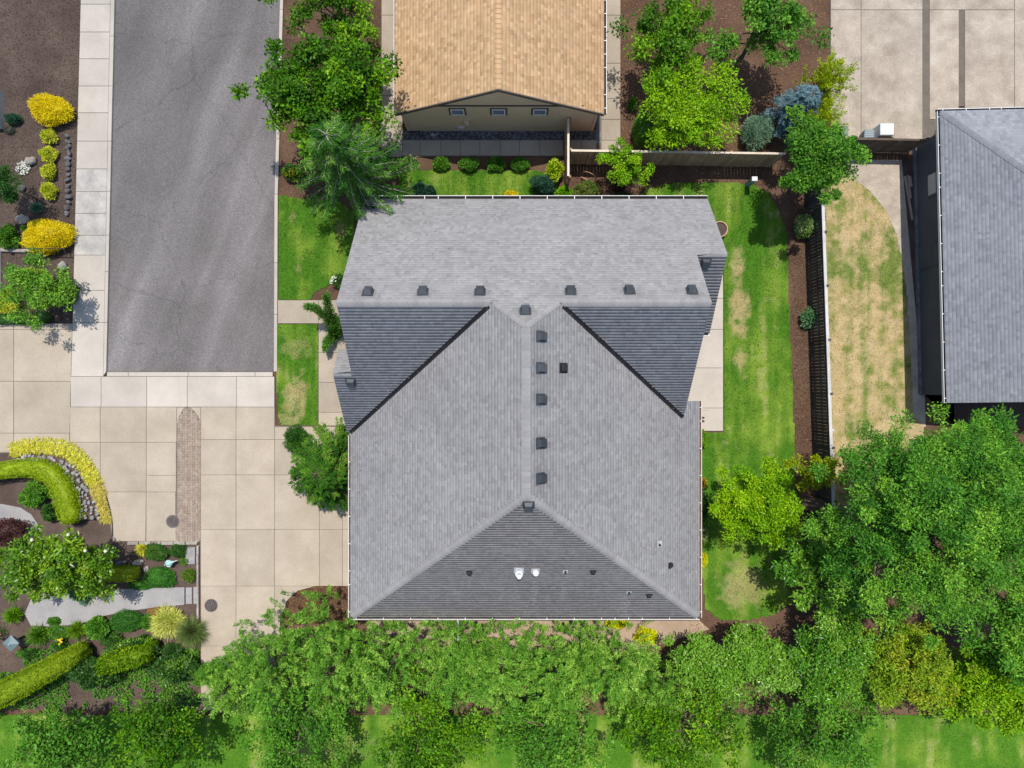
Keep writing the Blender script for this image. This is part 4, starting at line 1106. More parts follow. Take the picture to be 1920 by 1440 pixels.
tree('young_tree', G(1170, 335), G(1180, 315, 1.75), (.82, .92, .85), G_LIME, 'small fresh green tree in front of the long cedar fence', n_cl=34, cl_r=.26, per=150, leaf=(.09, .055), trunk_r=.035, limbs=12)
tree('golden_maple', G(1510, 895), G(1523, 880, 2.3), (.9, .66, .6), [(0.10, .17, .015), (.20, .28, .02), (.33, .36, .03)], 'small yellow green tree leaning over the dark fence', n_cl=32, cl_r=.27, per=170, leaf=(.10, .07), trunk_r=.045, lob=(20, 9, .3))
tree('magnolia_tree', G(150, 1030), G(108, 1043, 2.5), (2.75, 1.5, 1.25), [(.04, .12, .012), (.10, .22, .018), (.20, .34, .03), (.31, .44, .05)], 'broad magnolia with white blossoms over the garden path', n_cl=130, cl_r=.36, per=130, leaf=(.16, .08), trunk_r=.1, mat='leaf_gloss', lob=(26, 10, .35))
tree('photinia', G(1660, 1170), G(1695, 1240, 3.4), (2.15, 1.9, 1.5), RUST, 'photinia tree with rusty orange shoots at the bottom right', n_cl=170, cl_r=.38, per=170, leaf=(.12, .055), trunk_r=.09)
tree('cherry_laurel', G(1540, 1195), G(1560, 1230, 2.9), (2.4, 2.0, 1.3), G_GLOSS, 'bright glossy laurel between the photinia and the pale laurel', n_cl=200, cl_r=.4, per=170, leaf=(.13, .06), trunk_r=.08, mat='leaf_gloss')
tree('cherry_laurel', G(1380, 1205), G(1375, 1245, 2.7), (2.85, 1.75, 1.25), [G_GLOSS[1], G_GLOSS[2], (.24, .40, .08)], 'pale fresh laurel at the foot of the long right lawn', n_cl=230, cl_r=.4, per=160, leaf=(.13, .06), trunk_r=.08, mat='leaf_gloss')
tree('maple_tree', G(1820, 1280), G(1850, 1285, 3.2), (2.9, 1.7, 1.4), [(0.10, .24, .015), (.19, .36, .02), (.27, .45, .04)], 'vivid green tree at the very bottom right', n_cl=160, cl_r=.48, per=170, leaf=(.13, .075), trunk_r=.1)
tree('dark_tree', G(68, 370), G(4, 345, 2.2), (.72, .95, .95), G_DARK, 'dark green tree at the left edge of the rock garden', n_cl=34, cl_r=.33, per=200, leaf=(.10, .05), trunk_r=.06)
tree('viburnum', G(95, 545), G(72, 532, 1.8), (1.35, 1.15, .9), G_MID + [(.22, .37, .05)], 'loose green viburnum at the sidewalk corner', n_cl=52, cl_r=.34, per=190, leaf=(.10, .06), trunk_r=.05)


# -- cypress row along the bottom
def cypress(name, x, y, r, h, pal, label, group=None, cat='tree', n_sp=520, per=22, lean=(0, 0)):
    """flame-shaped conifer: feathery sprays pointing up and out from a central stem"""
    t = empty(name, (x, y, 0), label, cat, group)
    lb = Lobes(30, 9.0, .42)
    # several leaders, each with its own tip
    K = 9; la = rng.uniform(0, 2 * math.pi, K); lr = rng.uniform(.25, .8, K) * r; lh = h * rng.uniform(.68, 1.0, K) * (1 - .22 * lr / r); lr[0] = 0; lh[0] = h
    parts = []
    for k in range(K):
        cx, cy = math.cos(la[k]) * lr[k], math.sin(la[k]) * lr[k]
        ns = max(4, int(n_sp / K)); q = rng.random(ns) ** .75
        zz = lh[k] * (.25 + .75 * q); rad = r * .60 * (1 - q ** 2.0 * .95) * (.55 + .45 * rng.random(ns) ** .5)
        aa = rng.uniform(0, 2 * math.pi, ns)
        cen = np.stack([cx + np.cos(aa) * rad, cy + np.sin(aa) * rad, zz], -1)
        dirs = unit(np.stack([np.cos(aa) * .55, np.sin(aa) * .55, np.full(ns, .75)], -1) + rng.normal(size=(ns, 3)) * .2)
        ci = np.repeat(np.arange(ns), per); n = len(ci)
        # a plume: side shoots fan off its axis and shorten to the tip
        u_ = rng.random(n)[:, None] ** .7; Lp = rng.uniform(.5, .95, ns)[ci][:, None]
        off = rng.normal(size=(n, 3)); off -= (off * dirs[ci]).sum(1, keepdims=True) * dirs[ci]; off = unit(off)
        P = cen[ci] + dirs[ci] * u_ * Lp + off * (1 - u_ * .85) * rng.random((n, 1)) * .13
        D = dirs[ci] * .8 + off * .9 + rng.normal(size=(n, 3)) * .2
        C = pick_cols(pal, np.clip((rng.random(ns) * .55 + .25 * rng.random())[ci] + .3 * u_[:, 0] * rng.random(n), 0, 1), n, .15)
        parts.append(leaf_quads(P, D, np.exp(rng.normal(size=n) * .3) * .10, np.exp(rng.normal(size=n) * .3) * .028, C, .45))
    V, Fc, C = join_np(parts)
    mb = MB(); mb.tube([(x, y, 0), (x, y, h * .5), (x, y, h * .93)], [.13, .09, .02], 8)
    for k in range(1, K):
        e = (x + math.cos(la[k]) * lr[k], y + math.sin(la[k]) * lr[k], lh[k] * .85); mb.tube([(x, y, h * .12), ((x + e[0]) / 2, (y + e[1]) / 2, lh[k] * .4), e], [.06, .045, .01], 5)
    mb.obj('trunk', 'bark', t, smooth=True)
    o = link('crown', np_mesh('crown', V, Fc, C), 'needle', t, local=True)
    return t


cyp = [(440, 1268, 3.6, 1.15, 'leftmost pale conifer of the bottom row, overhanging the driveway'), (522, 1232, 4.5, 1.55, 'conifer of the bottom row in front of the mulched driveway corner'), (630, 1230, 4.6, 1.5, 'conifer of the bottom row at the left corner of the grey roof'),
       (738, 1232, 4.7, 1.5, 'conifer of the bottom row just left of the grey fence panel'), (842, 1240, 4.5, 1.4, 'conifer of the bottom row hiding the grey fence panel'), (940, 1238, 4.8, 1.45, 'conifer of the bottom row below the white roof pipes'),
       (1040, 1240, 4.6, 1.4, 'conifer of the bottom row left of the yellow shrubs'), (1128, 1248, 4.3, 1.35, 'conifer of the bottom row closest to the yellow shrubs'), (1215, 1275, 3.6, 1.2, 'lowest conifer at the right end of the bottom row')]
for u, v, h, r, lab in cyp:
    x, y, _ = G(u, v, h * .6)
    cypress('cypress_tree', x, y - .15, r * 1.3, h, G_CYP, lab, 'conifers in the bottom row', n_sp=310, per=100)


# -- weeping cedar at the upper left roof corner, and feathery conifers
def cedar(name, base, h, reach, pal, label, nb=60, cat='tree', droop=.55, lean=(0, 0), per=90, spray=.34, low=.12, leaf=(.085, .022), bark='bark'):
    t = empty(name, base, label, cat); bx, by, bz = base
    mb = MB(); top = (bx + lean[0], by + lean[1], bz + h)
    mb.tube([base, (bx + lean[0] * .4, by + lean[1] * .4, bz + h * .5), top], [.14 * h / 6, .09 * h / 6, .012], 8)
    parts = []
    for k in range(nb):
        f = low + (1 - low) * (k / nb) ** .85; z = bz + h * f; a = k * 2.399 + random.uniform(-.3, .3)
        L = reach * (1 - f) ** .7 * random.uniform(.72, 1.0) + .25
        ox, oy = bx + lean[0] * f, by + lean[1] * f
        pts = []
        for s in np.linspace(0, 1, 7):
            rr = L * s; zz = z + .25 * L * s - droop * L * s * s * 1.1
            pts.append((ox + math.cos(a + .25 * s) * rr, oy + math.sin(a + .25 * s) * rr, max(zz, .1)))
        mb.tube(pts, [.022 * (1 - s * .85) for s in np.linspace(0, 1, 7)], 4)
        pa = np.array(pts); n = int(per * (.4 + L / reach)); s = rng.random(n) ** .8 * 6; i = np.minimum(s.astype(int), 5); fr = (s - i)[:, None]
        P = pa[i] * (1 - fr) + pa[i + 1] * fr; tan = unit(pa[i + 1] - pa[i]); sd = unit(np.cross(tan, np.array([[0, 0, 1.0]])))
        m = 5; n2 = n * m; P = np.repeat(P, m, 0); tan = np.repeat(tan, m, 0); sd = np.repeat(sd, m, 0)
        sg = rng.choice([-1, 1], n2)[:, None]; w_ = rng.random(n2)[:, None] * spray * (1 - np.repeat(s, m)[:, None] / 6 * .6)
        P = P + sd * sg * w_ + tan * w_ * .8 - np.array([0, 0, 1.0]) * w_ * .55 + rng.normal(size=(n2, 3)) * .025
        D = tan * .9 + sd * sg * .7 - np.array([0, 0, .35]) + rng.normal(size=(n2, 3)) * .25
        C = pick_cols(pal, np.clip(.15 + .5 * rng.random() + .35 * (1 - w_[:, 0] / spray) * rng.random(n2), 0, 1), n2, .2)
        parts.append(leaf_quads(P, D, rng.uniform(.7, 1.4, n2) * leaf[0], rng.uniform(.8, 1.3, n2) * leaf[1], C, .6))
    V, Fc, C = join_np(parts)
    mb.obj('trunk', bark, t, smooth=True); link('crown', np_mesh('crown', V, Fc, C), 'needle', t)
    return t


cedar('deodar_cedar', (-6.6, 8.85, 0), 7.9, 3.6, [(.015, .06, .010), (.034, .115, .017), (.085, .215, .032), (.30, .45, .11)], 'weeping cedar leaning over the upper left roof corner', nb=80, per=85, lean=(0, 0), leaf=(.13, .026), droop=.36, spray=.2, bark='stone_tan')
cedar('feathery_conifer', (-8.15, -3.75, 0), 3.7, 2.45, [(.012, .045, .006), (.03, .10, .012), (.085, .20, .022), (.27, .38, .07)], 'feathery green conifer between the driveway and the left eave', nb=78, per=110, leaf=(.13, .028), lean=(0, 0), droop=.2, spray=.24)
shrub('yew_shrub', 556, 826, 30, 30, 1.5, [(.02, .075, .012), (.045, .135, .02), (.09, .22, .035)], 'dark dense yew at the driveway corner beside the feathery conifer', irr=.5, n=4200, leaf=(.09, .028), lob=(18, 7, .5))
cedar('blue_spruce', G(1465, 232), 3.4, 1.15, SPRU, 'powder blue spruce behind the long cedar fence', nb=60, per=60, leaf=(.09, .03), droop=.3, spray=.22)


# -- hollywood juniper: twisted arms by the front path
def juniper(base, arms, pal, label):
    t = empty('twisted_juniper', base, label, 'shrub'); mb = MB(); parts = []; b = Vector(base)
    for pts, r0, r1 in arms:
        P3 = [b] + [Vector(p) for p in pts]
        mb.tube(P3, [.06] + [.04] * (len(P3) - 2) + [.015], 6)
        pa = np.array([tuple(p) for p in P3]); n = 2600; s = rng.random(n) * (len(pa) - 1); i = np.minimum(s.astype(int), len(pa) - 2); fr = (s - i)[:, None]
        q = pa[i] * (1 - fr) + pa[i + 1] * fr; tan = unit(pa[i + 1] - pa[i]); off = unit(rng.normal(size=(n, 3)))
        rad = (r0 + (r1 - r0) * s / (len(pa) - 1)) * (1 + .35 * np.sin(s * 9 + off[:, 0] * 3))
        q = q + off * rad[:, None] * (rng.random((n, 1)) ** .4)
        parts.append(leaf_quads(q, tan * .8 + off * .7, rng.uniform(.06, .12, n), rng.uniform(.025, .045, n), pick_cols(pal, rng.random(n) * .7 + .2 * rng.random(), n, .2), .5))
    V, Fc, C = join_np(parts); mb.obj('trunk', 'bark', t, smooth=True); link('crown', np_mesh('crown', V, Fc, C), 'needle', t)


juniper(G(628, 628), [([G(625, 608, 1.0), G(607, 592, 1.7), G(594, 578, 2.0), G(575, 575, 2.15)], .26, .14), ([G(622, 600, 1.2), G(616, 580, 2.0), G(611, 552, 2.5)], .28, .15), ([G(630, 618, .6), G(630, 608, 1.2), G(628, 600, 1.5)], .36, .3), ([G(620, 635, .6), G(612, 640, .8), G(609, 655, .9)], .24, .1)], G_CONI, 'twisted juniper with upright arms beside the front path')

# -- clipped hedges
def hedge(name, path, half, h, pal, label, n=9000, leaf=(.055, .028), core=True, lump=.11, cat='hedge', z0=0.0, round_=.35):
    """continuous clipped hedge: soft rectangular section swept along a curve"""
    pts = [np.array(p[:2]) for p in path]; seg = [np.linalg.norm(pts[i + 1] - pts[i]) for i in range(len(pts) - 1)]; cum = np.concatenate([[0], np.cumsum(seg)])
    A = np.array(pts); T = cum[-1]
    def at(s):
        i = np.clip(np.searchsorted(cum, s, 'right') - 1, 0, len(seg) - 1); f = ((s - cum[i]) / np.array(seg)[i])[:, None]
        p = A[i] * (1 - f) + A[i + 1] * f
        tn = unit(np.gradient(A, axis=0)); tt = unit(tn[i] * (1 - f) + tn[i + 1] * f)
        return p, tt
    hw = np.array(half) if np.ndim(half) else np.full(len(pts), half)
    def place(s, th, rr):
        p, tt = at(s); nn = np.stack([-tt[:, 1], tt[:, 0]], -1); w_ = np.interp(s, cum, hw)
        c, sn = np.cos(th), np.sin(th); pw = 4.0; k = (np.abs(c) ** pw + np.abs(sn) ** pw) ** (-1 / pw)
        endf = np.sqrt(np.clip(1 - (1 - np.clip(np.minimum(s, T - s) / .3, 0, 1)) ** 2, 0, 1)) * .97 + .03
        q = p + nn * (c * k * rr * w_ * endf)[:, None]
        z = z0 + h * .5 + sn * k * rr * h * .5 * (.3 + .7 * endf)
        nrm = np.concatenate([nn * c[:, None], sn[:, None]], 1)
        return np.concatenate([q, z[:, None]], 1), nrm
    s = rng.uniform(0, T, n); th = rng.uniform(-.6, math.pi + .6, n); lum = fbm(s, th * h, 2.2, 4, 3)
    P, nr = place(s, th, 1 + (lum - .5) * lump * 3 + rng.uniform(-.05, .07, n) + (rng.random(n) < .04) * rng.uniform(0, .16, n))
    C = pick_cols(pal, .55 * fbm(s, th, 1.1, 9, 3) + .45 * rng.random(n), n, .16)
    ok = fbm(s, th * h * 1.4, 2.6, 23, 3) < .63; P, nr, C, n = P[ok], nr[ok], C[ok], int(ok.sum())
    parts = [leaf_quads(P, nr * .8 + rng.normal(size=(n, 3)) * .5, rng.uniform(.7, 1.3, n) * leaf[0], rng.uniform(.8, 1.2, n) * leaf[1], C, .45)]
    ns = max(8, int(T / .15)); nt_ = 16; ss, tt_ = np.meshgrid(np.linspace(0, T, ns), np.linspace(-1.2, math.pi + 1.2, nt_), indexing='ij')
    cv, _ = place(ss.ravel(), tt_.ravel(), np.full(ss.size, .88)); i, j = np.meshgrid(np.arange(ns - 1), np.arange(nt_ - 1), indexing='ij'); k = (i * nt_ + j).ravel()
    cv[:, 2] = np.maximum(cv[:, 2], z0 + .01)
    parts.append((cv, np.stack([k, k + nt_, k + nt_ + 1, k + 1], -1), np.tile(np.mean(np.array(pal), 0), (len(cv), 1))))
    V, Fc, C = join_np(parts); o = link(name, np_mesh(name, V, Fc, C), 'leaf')
    o['_'] = 0; del o['_']
    return tag(o, label, cat)


hz = .95
hedge('clipped_hedge', [G(u, v, hz) for u, v in ((-70, 893), (-20, 886), (20, 880), (60, 879), (86, 889), (104, 908), (115, 932), (122, 960), (127, 985))], [.33, .34, .36, .39, .41, .42, .42, .42, .40], 1.05, G_HEDGE, 'curved yellow green clipped hedge above the stone bank', 15000)
hedge('clipped_hedge', [G(u, v, .7) for u, v in ((128, 1088), (160, 1084), (200, 1080), (235, 1078), (256, 1077))], .30, .8, [(.11, .19, .01), (.24, .32, .015), (.44, .44, .02)], 'straight boxed hedge with a golden end below the magnolia', 5000)
hedge('arborvitae_hedge', [G(u, v, 1.8) for u, v in ((-80, 1345), (0, 1306), (50, 1280), (95, 1256), (136, 1234))], [.5, .5, .46, .42, .36], 1.9, [(.10, .18, .01), (.19, .29, .012), (.33, .43, .016)], 'sheared arborvitae hedge slanting across the lower left corner', 13000, leaf=(.07, .03), lump=.16)
hedge('arborvitae_hedge', [G(u, v, 2.0) for u, v in ((182, 1252), (232, 1240), (268, 1236))], .34, 2.1, [(.05, .14, .015), (.13, .26, .014), (.34, .44, .018)], 'short bright arborvitae hedge right of the slanting hedge', 5000, leaf=(.10, .05), lump=.4)
hedge('dwarf_hedge', [G(u, v, .4) for u, v in ((-60, 594), (0, 597), (50, 598), (92, 592))], .22, .5, G_DARK + [(.09, .2, .05)], 'low dark hedge along the edge of the left driveway', 4500, lump=.2)

# -- left rock garden
shrub('golden_barberry', 90, 203, 40, 30, 1.0, YEL, 'clipped yellow mound shrub at the top of the left garden', n=6500, leaf=(.06, .03), lob=(60, 25, .15), upb=.6, power=2.4, shell=(.82, 1.07))
shrub('golden_barberry', 85, 443, 46, 31, 1.1, YEL, 'clipped yellow mound shrub beside the sidewalk corner', n=8000, leaf=(.06, .03), lob=(70, 25, .15), upb=.6, power=2.4, shell=(.82, 1.07))
for u, v, rv, lab in ((90, 254, 16, 'topmost of the four lime yellow tufts in the left garden'), (90, 289, 18, 'second of the four lime yellow tufts from the top'), (89, 322, 18, 'third of the four lime yellow tufts from the top'), (89, 356, 19, 'lowest of the four lime yellow tufts in the left garden')):
    shrub('spirea_tuft', u, v, 17, rv, .5, YELG, lab, n=1500, leaf=(.085, .035), lob=(26, 10, .4), group='lime tufts in the left garden')
shrub('blue_fescue', 67, 389, 17, 13, .28, [(.09, .2, .13), (.16, .30, .2), (.22, .38, .26)], 'small blue green grass tuft above the yellow mound', 'grass clump', n=700, leaf=(.2, .018), out=1.0, lob=(12, 5, .3), core=False, shell=(.1, .5))
shrub('dwarf_pine', 22, 222, 17, 11, .5, TEAL, 'dark teal dwarf pine near the white slab', n=1100, leaf=(.08, .025))
shrub('thyme_cushion', 16, 243, 12, 9, .25, [(.06, .07, .05), (.1, .11, .08)], 'dull grey cushion plant below the dwarf pine', n=500, leaf=(.05, .02))
shrub('azalea', 8, 443, 24, 30, .9, G_MID, 'green azalea left of the lower yellow mound', n=2200, leaf=(.09, .05), lob=(20, 8, .45))
shrub('golden_spirea', 12, 567, 26, 26, .7, YELG, 'pale yellow shrub in front of the viburnum', n=2500, leaf=(.09, .05), lob=(30, 12, .3))
shrub('euonymus', 60, 512, 22, 11, 1.75, YELG[:2] + [(.5, .42, .05)], 'small yellow splashed shrub amid the viburnum', n=1300, leaf=(.08, .05))
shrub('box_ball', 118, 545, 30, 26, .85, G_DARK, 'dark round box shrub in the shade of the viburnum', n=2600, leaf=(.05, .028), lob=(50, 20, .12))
shrub('heather', 45, 428, 8, 6, .2, G_MID, 'tiny green sprout beside the round rock', n=260, leaf=(.07, .03), core=False)
# white candytuft
def flowers(parent_label, u, v, r, n, col, name='flower_patch', cat='flowers', z=.12, size=.05):
    x, y, _ = G(u, v); k = r * .025
    a = rng.uniform(0, 6.283, n); q = np.sqrt(rng.random(n)) * k
    P = np.stack([np.cos(a) * q, np.sin(a) * q, rng.uniform(z * .7, z * 1.1, n)], -1)
    parts = [leaf_quads(P, rng.normal(size=(n, 3)) * [1, 1, .25], size, size * .9, np.tile(col, (n, 1)) * rng.uniform(.8, 1.1, (n, 1)), .85)]
    m = n * 2; a = rng.uniform(0, 6.283, m); q = np.sqrt(rng.random(m)) * k
    parts.append(leaf_quads(np.stack([np.cos(a) * q, np.sin(a) * q, np.zeros(m)], -1), rng.normal(size=(m, 3)) * .4 + [0, 0, 1], rng.uniform(.6, 1, m) * z, .02, pick_cols(G_MID, rng.random(m), m), .4))
    V, Fc, C = join_np(parts); o = link(name, np_mesh(name, V, Fc, C), 'leaf'); o.location = (x, y, .006); return tag(o, parent_label, cat)
flowers('patch of white candytuft by the pale boulder', 46, 316, 13, 160, (.75, .74, .70))


def rock(u, v, ru, rv, h, m, label, name='rock', group=None, cat='rock', parent=None, rot=None, z0=0.0):
    cv, cf = cube_sphere(4); d = Lobes(9, 4.0, .45); f = d(cv)[:, None]
    V = cv * f * np.array([ru * .025, rv * .025, h * .6]); V[:, 2] = V[:, 2] + h * .35
    V = np.round(V / (.03 * ru / 8)) * (.03 * ru / 8) * .35 + V * .65
    o = link(name, np_mesh(name, V, cf), m); x, y, _ = G(u, v, h * .5); o.location = (x, y, z0); o.rotation_euler = (0, 0, rot if rot is not None else random.uniform(0, 3))
    return tag(o, label, cat, group)


rock(57, 301, 13, 9, .4, 'stone_tan', 'pale angular boulder beside the white flowers', rot=.2)
rock(41, 412, 15, 13, .3, 'stone_tan', 'round flat boulder above the lower yellow mound', rot=0)
rock(116, 500, 9, 14, .4, 'stone_grey', 'upright grey boulder below the lower yellow mound', rot=.1)
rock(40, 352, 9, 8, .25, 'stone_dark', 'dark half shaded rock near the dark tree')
for i, v in enumerate(np.linspace(255, 400, 15)):
    rock(127.5 - (v - 255) * .012 + random.uniform(-1.5, 1.5), v, random.uniform(4.0, 7.5), random.uniform(5, 9), random.uniform(.15, .3), 'stone_dark', 'dark edging stone in the row beside the sidewalk bed', 'edging_stone', 'edging stones beside the sidewalk')
# railing and fallen log by the corner
x, y, _ = G(138, 472); t = empty('iron_rail', (x, y, 0), 'small black iron rail at the sidewalk edge under the yellow mound', 'rail')
mb = MB()
for a, b in (((x - 1.6, y, .0), (x - 1.6, y, .8)), ((x - .12, y, 0), (x - .12, y, .8))): mb.bar(a, b, .035)
mb.obj('post', 'black_iron', t); mb = MB(); mb.bar((x - 1.7, y, .8), (x + .03, y, .8), .035); mb.bar((x + .03, y, .8), (x + .03, y - .3, .55), .03); mb.bar((x + .03, y - .3, .55), (x - .12, y - .3, .55), .03); mb.obj('handrail', 'black_iron', t)
mb = MB(); x, y, _ = G(30, 470); mb.tube([(x - .7, y + .02, .1), (x - .1, y, .11), (x + .5, y - .03, .1), (x + .85, y, .09)], [.09, .1, .085, .06], 9); tag(mb.obj('log', 'stone_tan', smooth=True), 'bleached log lying beside the black rail', 'log')
x, y, _ = G(1, 515); mb = MB(); mb.box(x - .9, x + .08, y - 1.1, y + 1.05, 0, .14, .01); tag(mb.obj('edge_slab', 'concrete_walk'), 'white concrete slab at the left edge below the log', 'slab')
x, y, _ = G(4, 210); mb = MB(); mb.box(x - .9, x + .12, y - .8, y + .9, 0, .5, .01); tag(mb.obj('edge_slab', 'concrete_walk'), 'white concrete block at the top left edge', 'block')

# -- lower left garden: stone bank, golden grass, edging
cur = [(22, 868), (45, 861), (75, 858), (105, 863), (130, 876), (148, 896), (160, 920), (168, 945), (174, 972)]
bx_, by_, _ = G(130, 900); bank = empty('stone_bank', (bx_, by_, 0), 'curved bank of stacked grey stones below the clipped hedge', 'stone wall')
stones = []
for k in range(5):
    cv, cf = cube_sphere(2); V = cv * Lobes(6, 3.0, .5)(cv)[:, None]; stones.append(np_mesh('stone', V * [1, .8, .6], cf))
cw = np.array([G(u, v)[:2] for u, v in cur]); cs = np.concatenate([[0], np.cumsum(np.linalg.norm(np.diff(cw, axis=0), axis=1))])
wid = [.22, .3, .36, .42, .55, .72, .82, .82, .78]
ccx, ccy = G(75, 960)[:2]
s = 0.0
while s < cs[-1]:
    px, py = np.interp(s, cs, cw[:, 0]), np.interp(s, cs, cw[:, 1]); wd = np.interp(s, cs, wid)
    d = Vector((px - ccx, py - ccy)).normalized(); rows = max(2, int(wd / .16))
    for r_ in range(rows):
        f = (r_ + .5) / rows; q = (f - .5) * wd + random.uniform(-.02, .02)
        o = link('stone', random.choice(stones), 'stone_grey', bank); sz = random.uniform(.10, .165)
        o.matrix_basis = Matrix.Translation((px + d.x * q + random.uniform(-.06, .06), py + d.y * q + random.uniform(-.06, .06), .52 * (1 - f) + random.uniform(.02, .08))) @ Matrix.Rotation(random.uniform(0, 6.28), 4, 'Z') @ Matrix.Rotation(random.uniform(-.3, .3), 4, 'X') @ Matrix.Scale(sz, 4)
    s += .17
# earth core behind the stones
mb = MB()
for i in range(len(cur) - 1):
    for a in (0,):
        p, q = cw[i], cw[i + 1]
        dp = np.array([p[0] - ccx, p[1] - ccy]); dp /= np.linalg.norm(dp); dq = np.array([q[0] - ccx, q[1] - ccy]); dq /= np.linalg.norm(dq)
        w0, w1 = wid[i] / 2, wid[i + 1] / 2
        mb.quad((*(p - dp * (w0 + .3)), .5), (*(q - dq * (w1 + .3)), .5), (*(q - dq * w1), .5), (*(p - dp * w0), .5)); mb.quad((*(p - dp * w0), .5), (*(q - dq * w1), .5), (*(q + dq * w1), .0), (*(p + dp * w0), .0))
mb.obj('earth_core', 'dark_mulch', bank)
# golden grass ribbon
gc = [(30, 845, 11), (50, 840, 12), (72, 838, 13), (95, 839, 14), (118, 842, 14), (138, 850, 14), (152, 864, 14), (164, 880, 14), (174, 896, 13), (182, 913, 12), (188, 930, 11), (193, 948, 9), (198, 966, 9), (201, 980, 9)]
parts = []
for i in range(len(gc) - 1):
    for f in (0, .5):
        u, v, w_ = (gc[i][k] * (1 - f) + gc[i + 1][k] * f for k in range(3))
        for sgn in (-.35, .2, .8) if w_ > 10 else (-.1, .6):
            x, y, _ = G(u, v); d = np.array([x - ccx, y - ccy]); d /= np.linalg.norm(d)
            cx_, cy_ = x + d[0] * sgn * w_ * .025, y + d[1] * sgn * w_ * .025; n = 70
            a = rng.uniform(0, 6.283, n); st_ = rng.uniform(.02, .07, n)
            P = np.stack([cx_ + np.cos(a) * st_, cy_ + np.sin(a) * st_, rng.uniform(.05, .2, n)], -1)
            D = np.stack([np.cos(a), np.sin(a), rng.uniform(-.1, .5, n)], -1) + np.array([.25, -.1, 0])
            parts.append(leaf_quads(P, D, rng.uniform(.17, .28, n), rng.uniform(.018, .03, n), pick_cols(GOLD if i < 9 else [(.6, .5, .12), (.72, .62, .2)], rng.random(n), n, .15), .6))
V, Fc, C = join_np(parts); tag(link('golden_grass', np_mesh('golden_grass', V, Fc, C), 'grass_blade'), 'ribbon of golden ornamental grass along the stone bank', 'ornamental grass', kind='stuff')
mb = MB(); ed = [(172, 870), (183, 888), (194, 908), (202, 930), (209, 955), (213, 980), (214, 1005)]
pe = [G(u, v) for u, v in ed]
for a, b in zip(pe[:-1], pe[1:]): mb.bar((a[0], a[1], .06), (b[0], b[1], .06), .045, .13)
tag(mb.obj('steel_edging', 'black_iron'), 'thin dark steel edging curving beside the golden grass', 'edging')
# stone curb round the small corner bed
cb = empty('stone_curb', (*G(370, 1016)[:2], 0), 'low pinkish stone curb round the corner bed', 'curb')
for a, b in ((242, 263), (263, 285), (285, 305), (305, 328), (328, 350), (350, 372)):
    x0_, y0_, _ = G(a + .6, 1020); x1_, y1_, _ = G(b - .6, 1014.5); mb = MB(); mb.box(x0_, x1_, y0_, y1_, 0, .16 + random.uniform(-.02, .02), .012); mb.obj('curb_stone', 'stone_tan', cb)
for a, b in ((1022, 1038), (1038, 1056), (1056, 1075), (1075, 1098), (1098, 1134), (1134, 1160)):
    x0_, y0_, _ = G(371, b - .6); x1_, y1_, _ = G(374.5, a + .6); mb = MB(); mb.box(x0_, x1_, y0_, y1_, 0, .15 + random.uniform(-.02, .02), .012); mb.obj('curb_stone', 'stone_tan', cb)
x0_, y0_, _ = G(349, 1057); x1_, y1_, _ = G(367, 1026); mb = MB(); mb.box(x0_, x1_, y0_, y1_, 0.006, .09, .015); tag(mb.obj('stepping_stone', 'stone_grey'), 'flat pale rectangular stone slab inside the corner bed', 'stone')
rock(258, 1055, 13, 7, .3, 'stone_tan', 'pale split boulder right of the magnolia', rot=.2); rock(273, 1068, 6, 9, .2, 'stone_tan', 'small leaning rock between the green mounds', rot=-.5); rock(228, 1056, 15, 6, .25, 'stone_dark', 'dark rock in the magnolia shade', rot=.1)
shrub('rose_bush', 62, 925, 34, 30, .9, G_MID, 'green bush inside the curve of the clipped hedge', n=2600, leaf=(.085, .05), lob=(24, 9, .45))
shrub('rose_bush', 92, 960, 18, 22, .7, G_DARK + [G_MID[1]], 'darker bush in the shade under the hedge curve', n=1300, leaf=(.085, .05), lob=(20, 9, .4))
shrub('smoke_bush', 8, 1000, 42, 36, 1.3, PURP, 'purple leaved bush at the left edge', n=3200, leaf=(.085, .04), lob=(30, 10, .4))
shrub('hosta', 155, 1108, 33, 21, .45, [(.045, .12, .07), (.08, .19, .10), (.13, .26, .14)], 'large blue green hosta overhanging the garden path', n=420, leaf=(.24, .15), upb=.8, core=False, lob=(10, 4, .2), shell=(.3, 1.0))
shrub('variegated_hosta', 163, 1123, 13, 7, .22, [(.3, .4, .2), (.7, .74, .6)], 'cream edged leaves at the front of the hosta', 'hosta', n=60, leaf=(.2, .1), upb=.85, core=False)
shrub('golden_grass_clump', 266, 1030, 13, 16, .3, GOLD, 'small golden grass tuft in the corner bed', 'grass clump', n=420, leaf=(.26, .025), out=1.2, core=False, shell=(.1, .5))
shrub('juniper_mound', 292, 1036, 27, 18, .45, G_DARK + [(.1, .2, .03), (.14, .26, .03)], 'upper left creeping green mound in the corner bed', n=2600, leaf=(.06, .03), lob=(40, 18, .25))
shrub('juniper_mound', 332, 1033, 15, 15, .42, G_DARK + [(.1, .2, .03)], 'round green mound next to the flat stone slab', n=1500, leaf=(.06, .03), lob=(40, 18, .2))
shrub('juniper_mound', 300, 1083, 36, 21, .4, [(.03, .12, .02), (.06, .2, .03), (.1, .28, .04)], 'wide bright green mound above the garden path', n=3600, leaf=(.06, .028), lob=(50, 20, .22))
shrub('juniper_mound', 262, 1098, 30, 9, .3, [(.03, .12, .02), (.06, .2, .03), (.1, .28, .04)], 'low green spread along the path edge', n=1700, leaf=(.06, .028), lob=(40, 18, .3))
shrub('sedum', 345, 1053, 9, 8, .2, G_MID, 'tiny green sedum under the flat stone slab', n=350, leaf=(.06, .03), core=False)
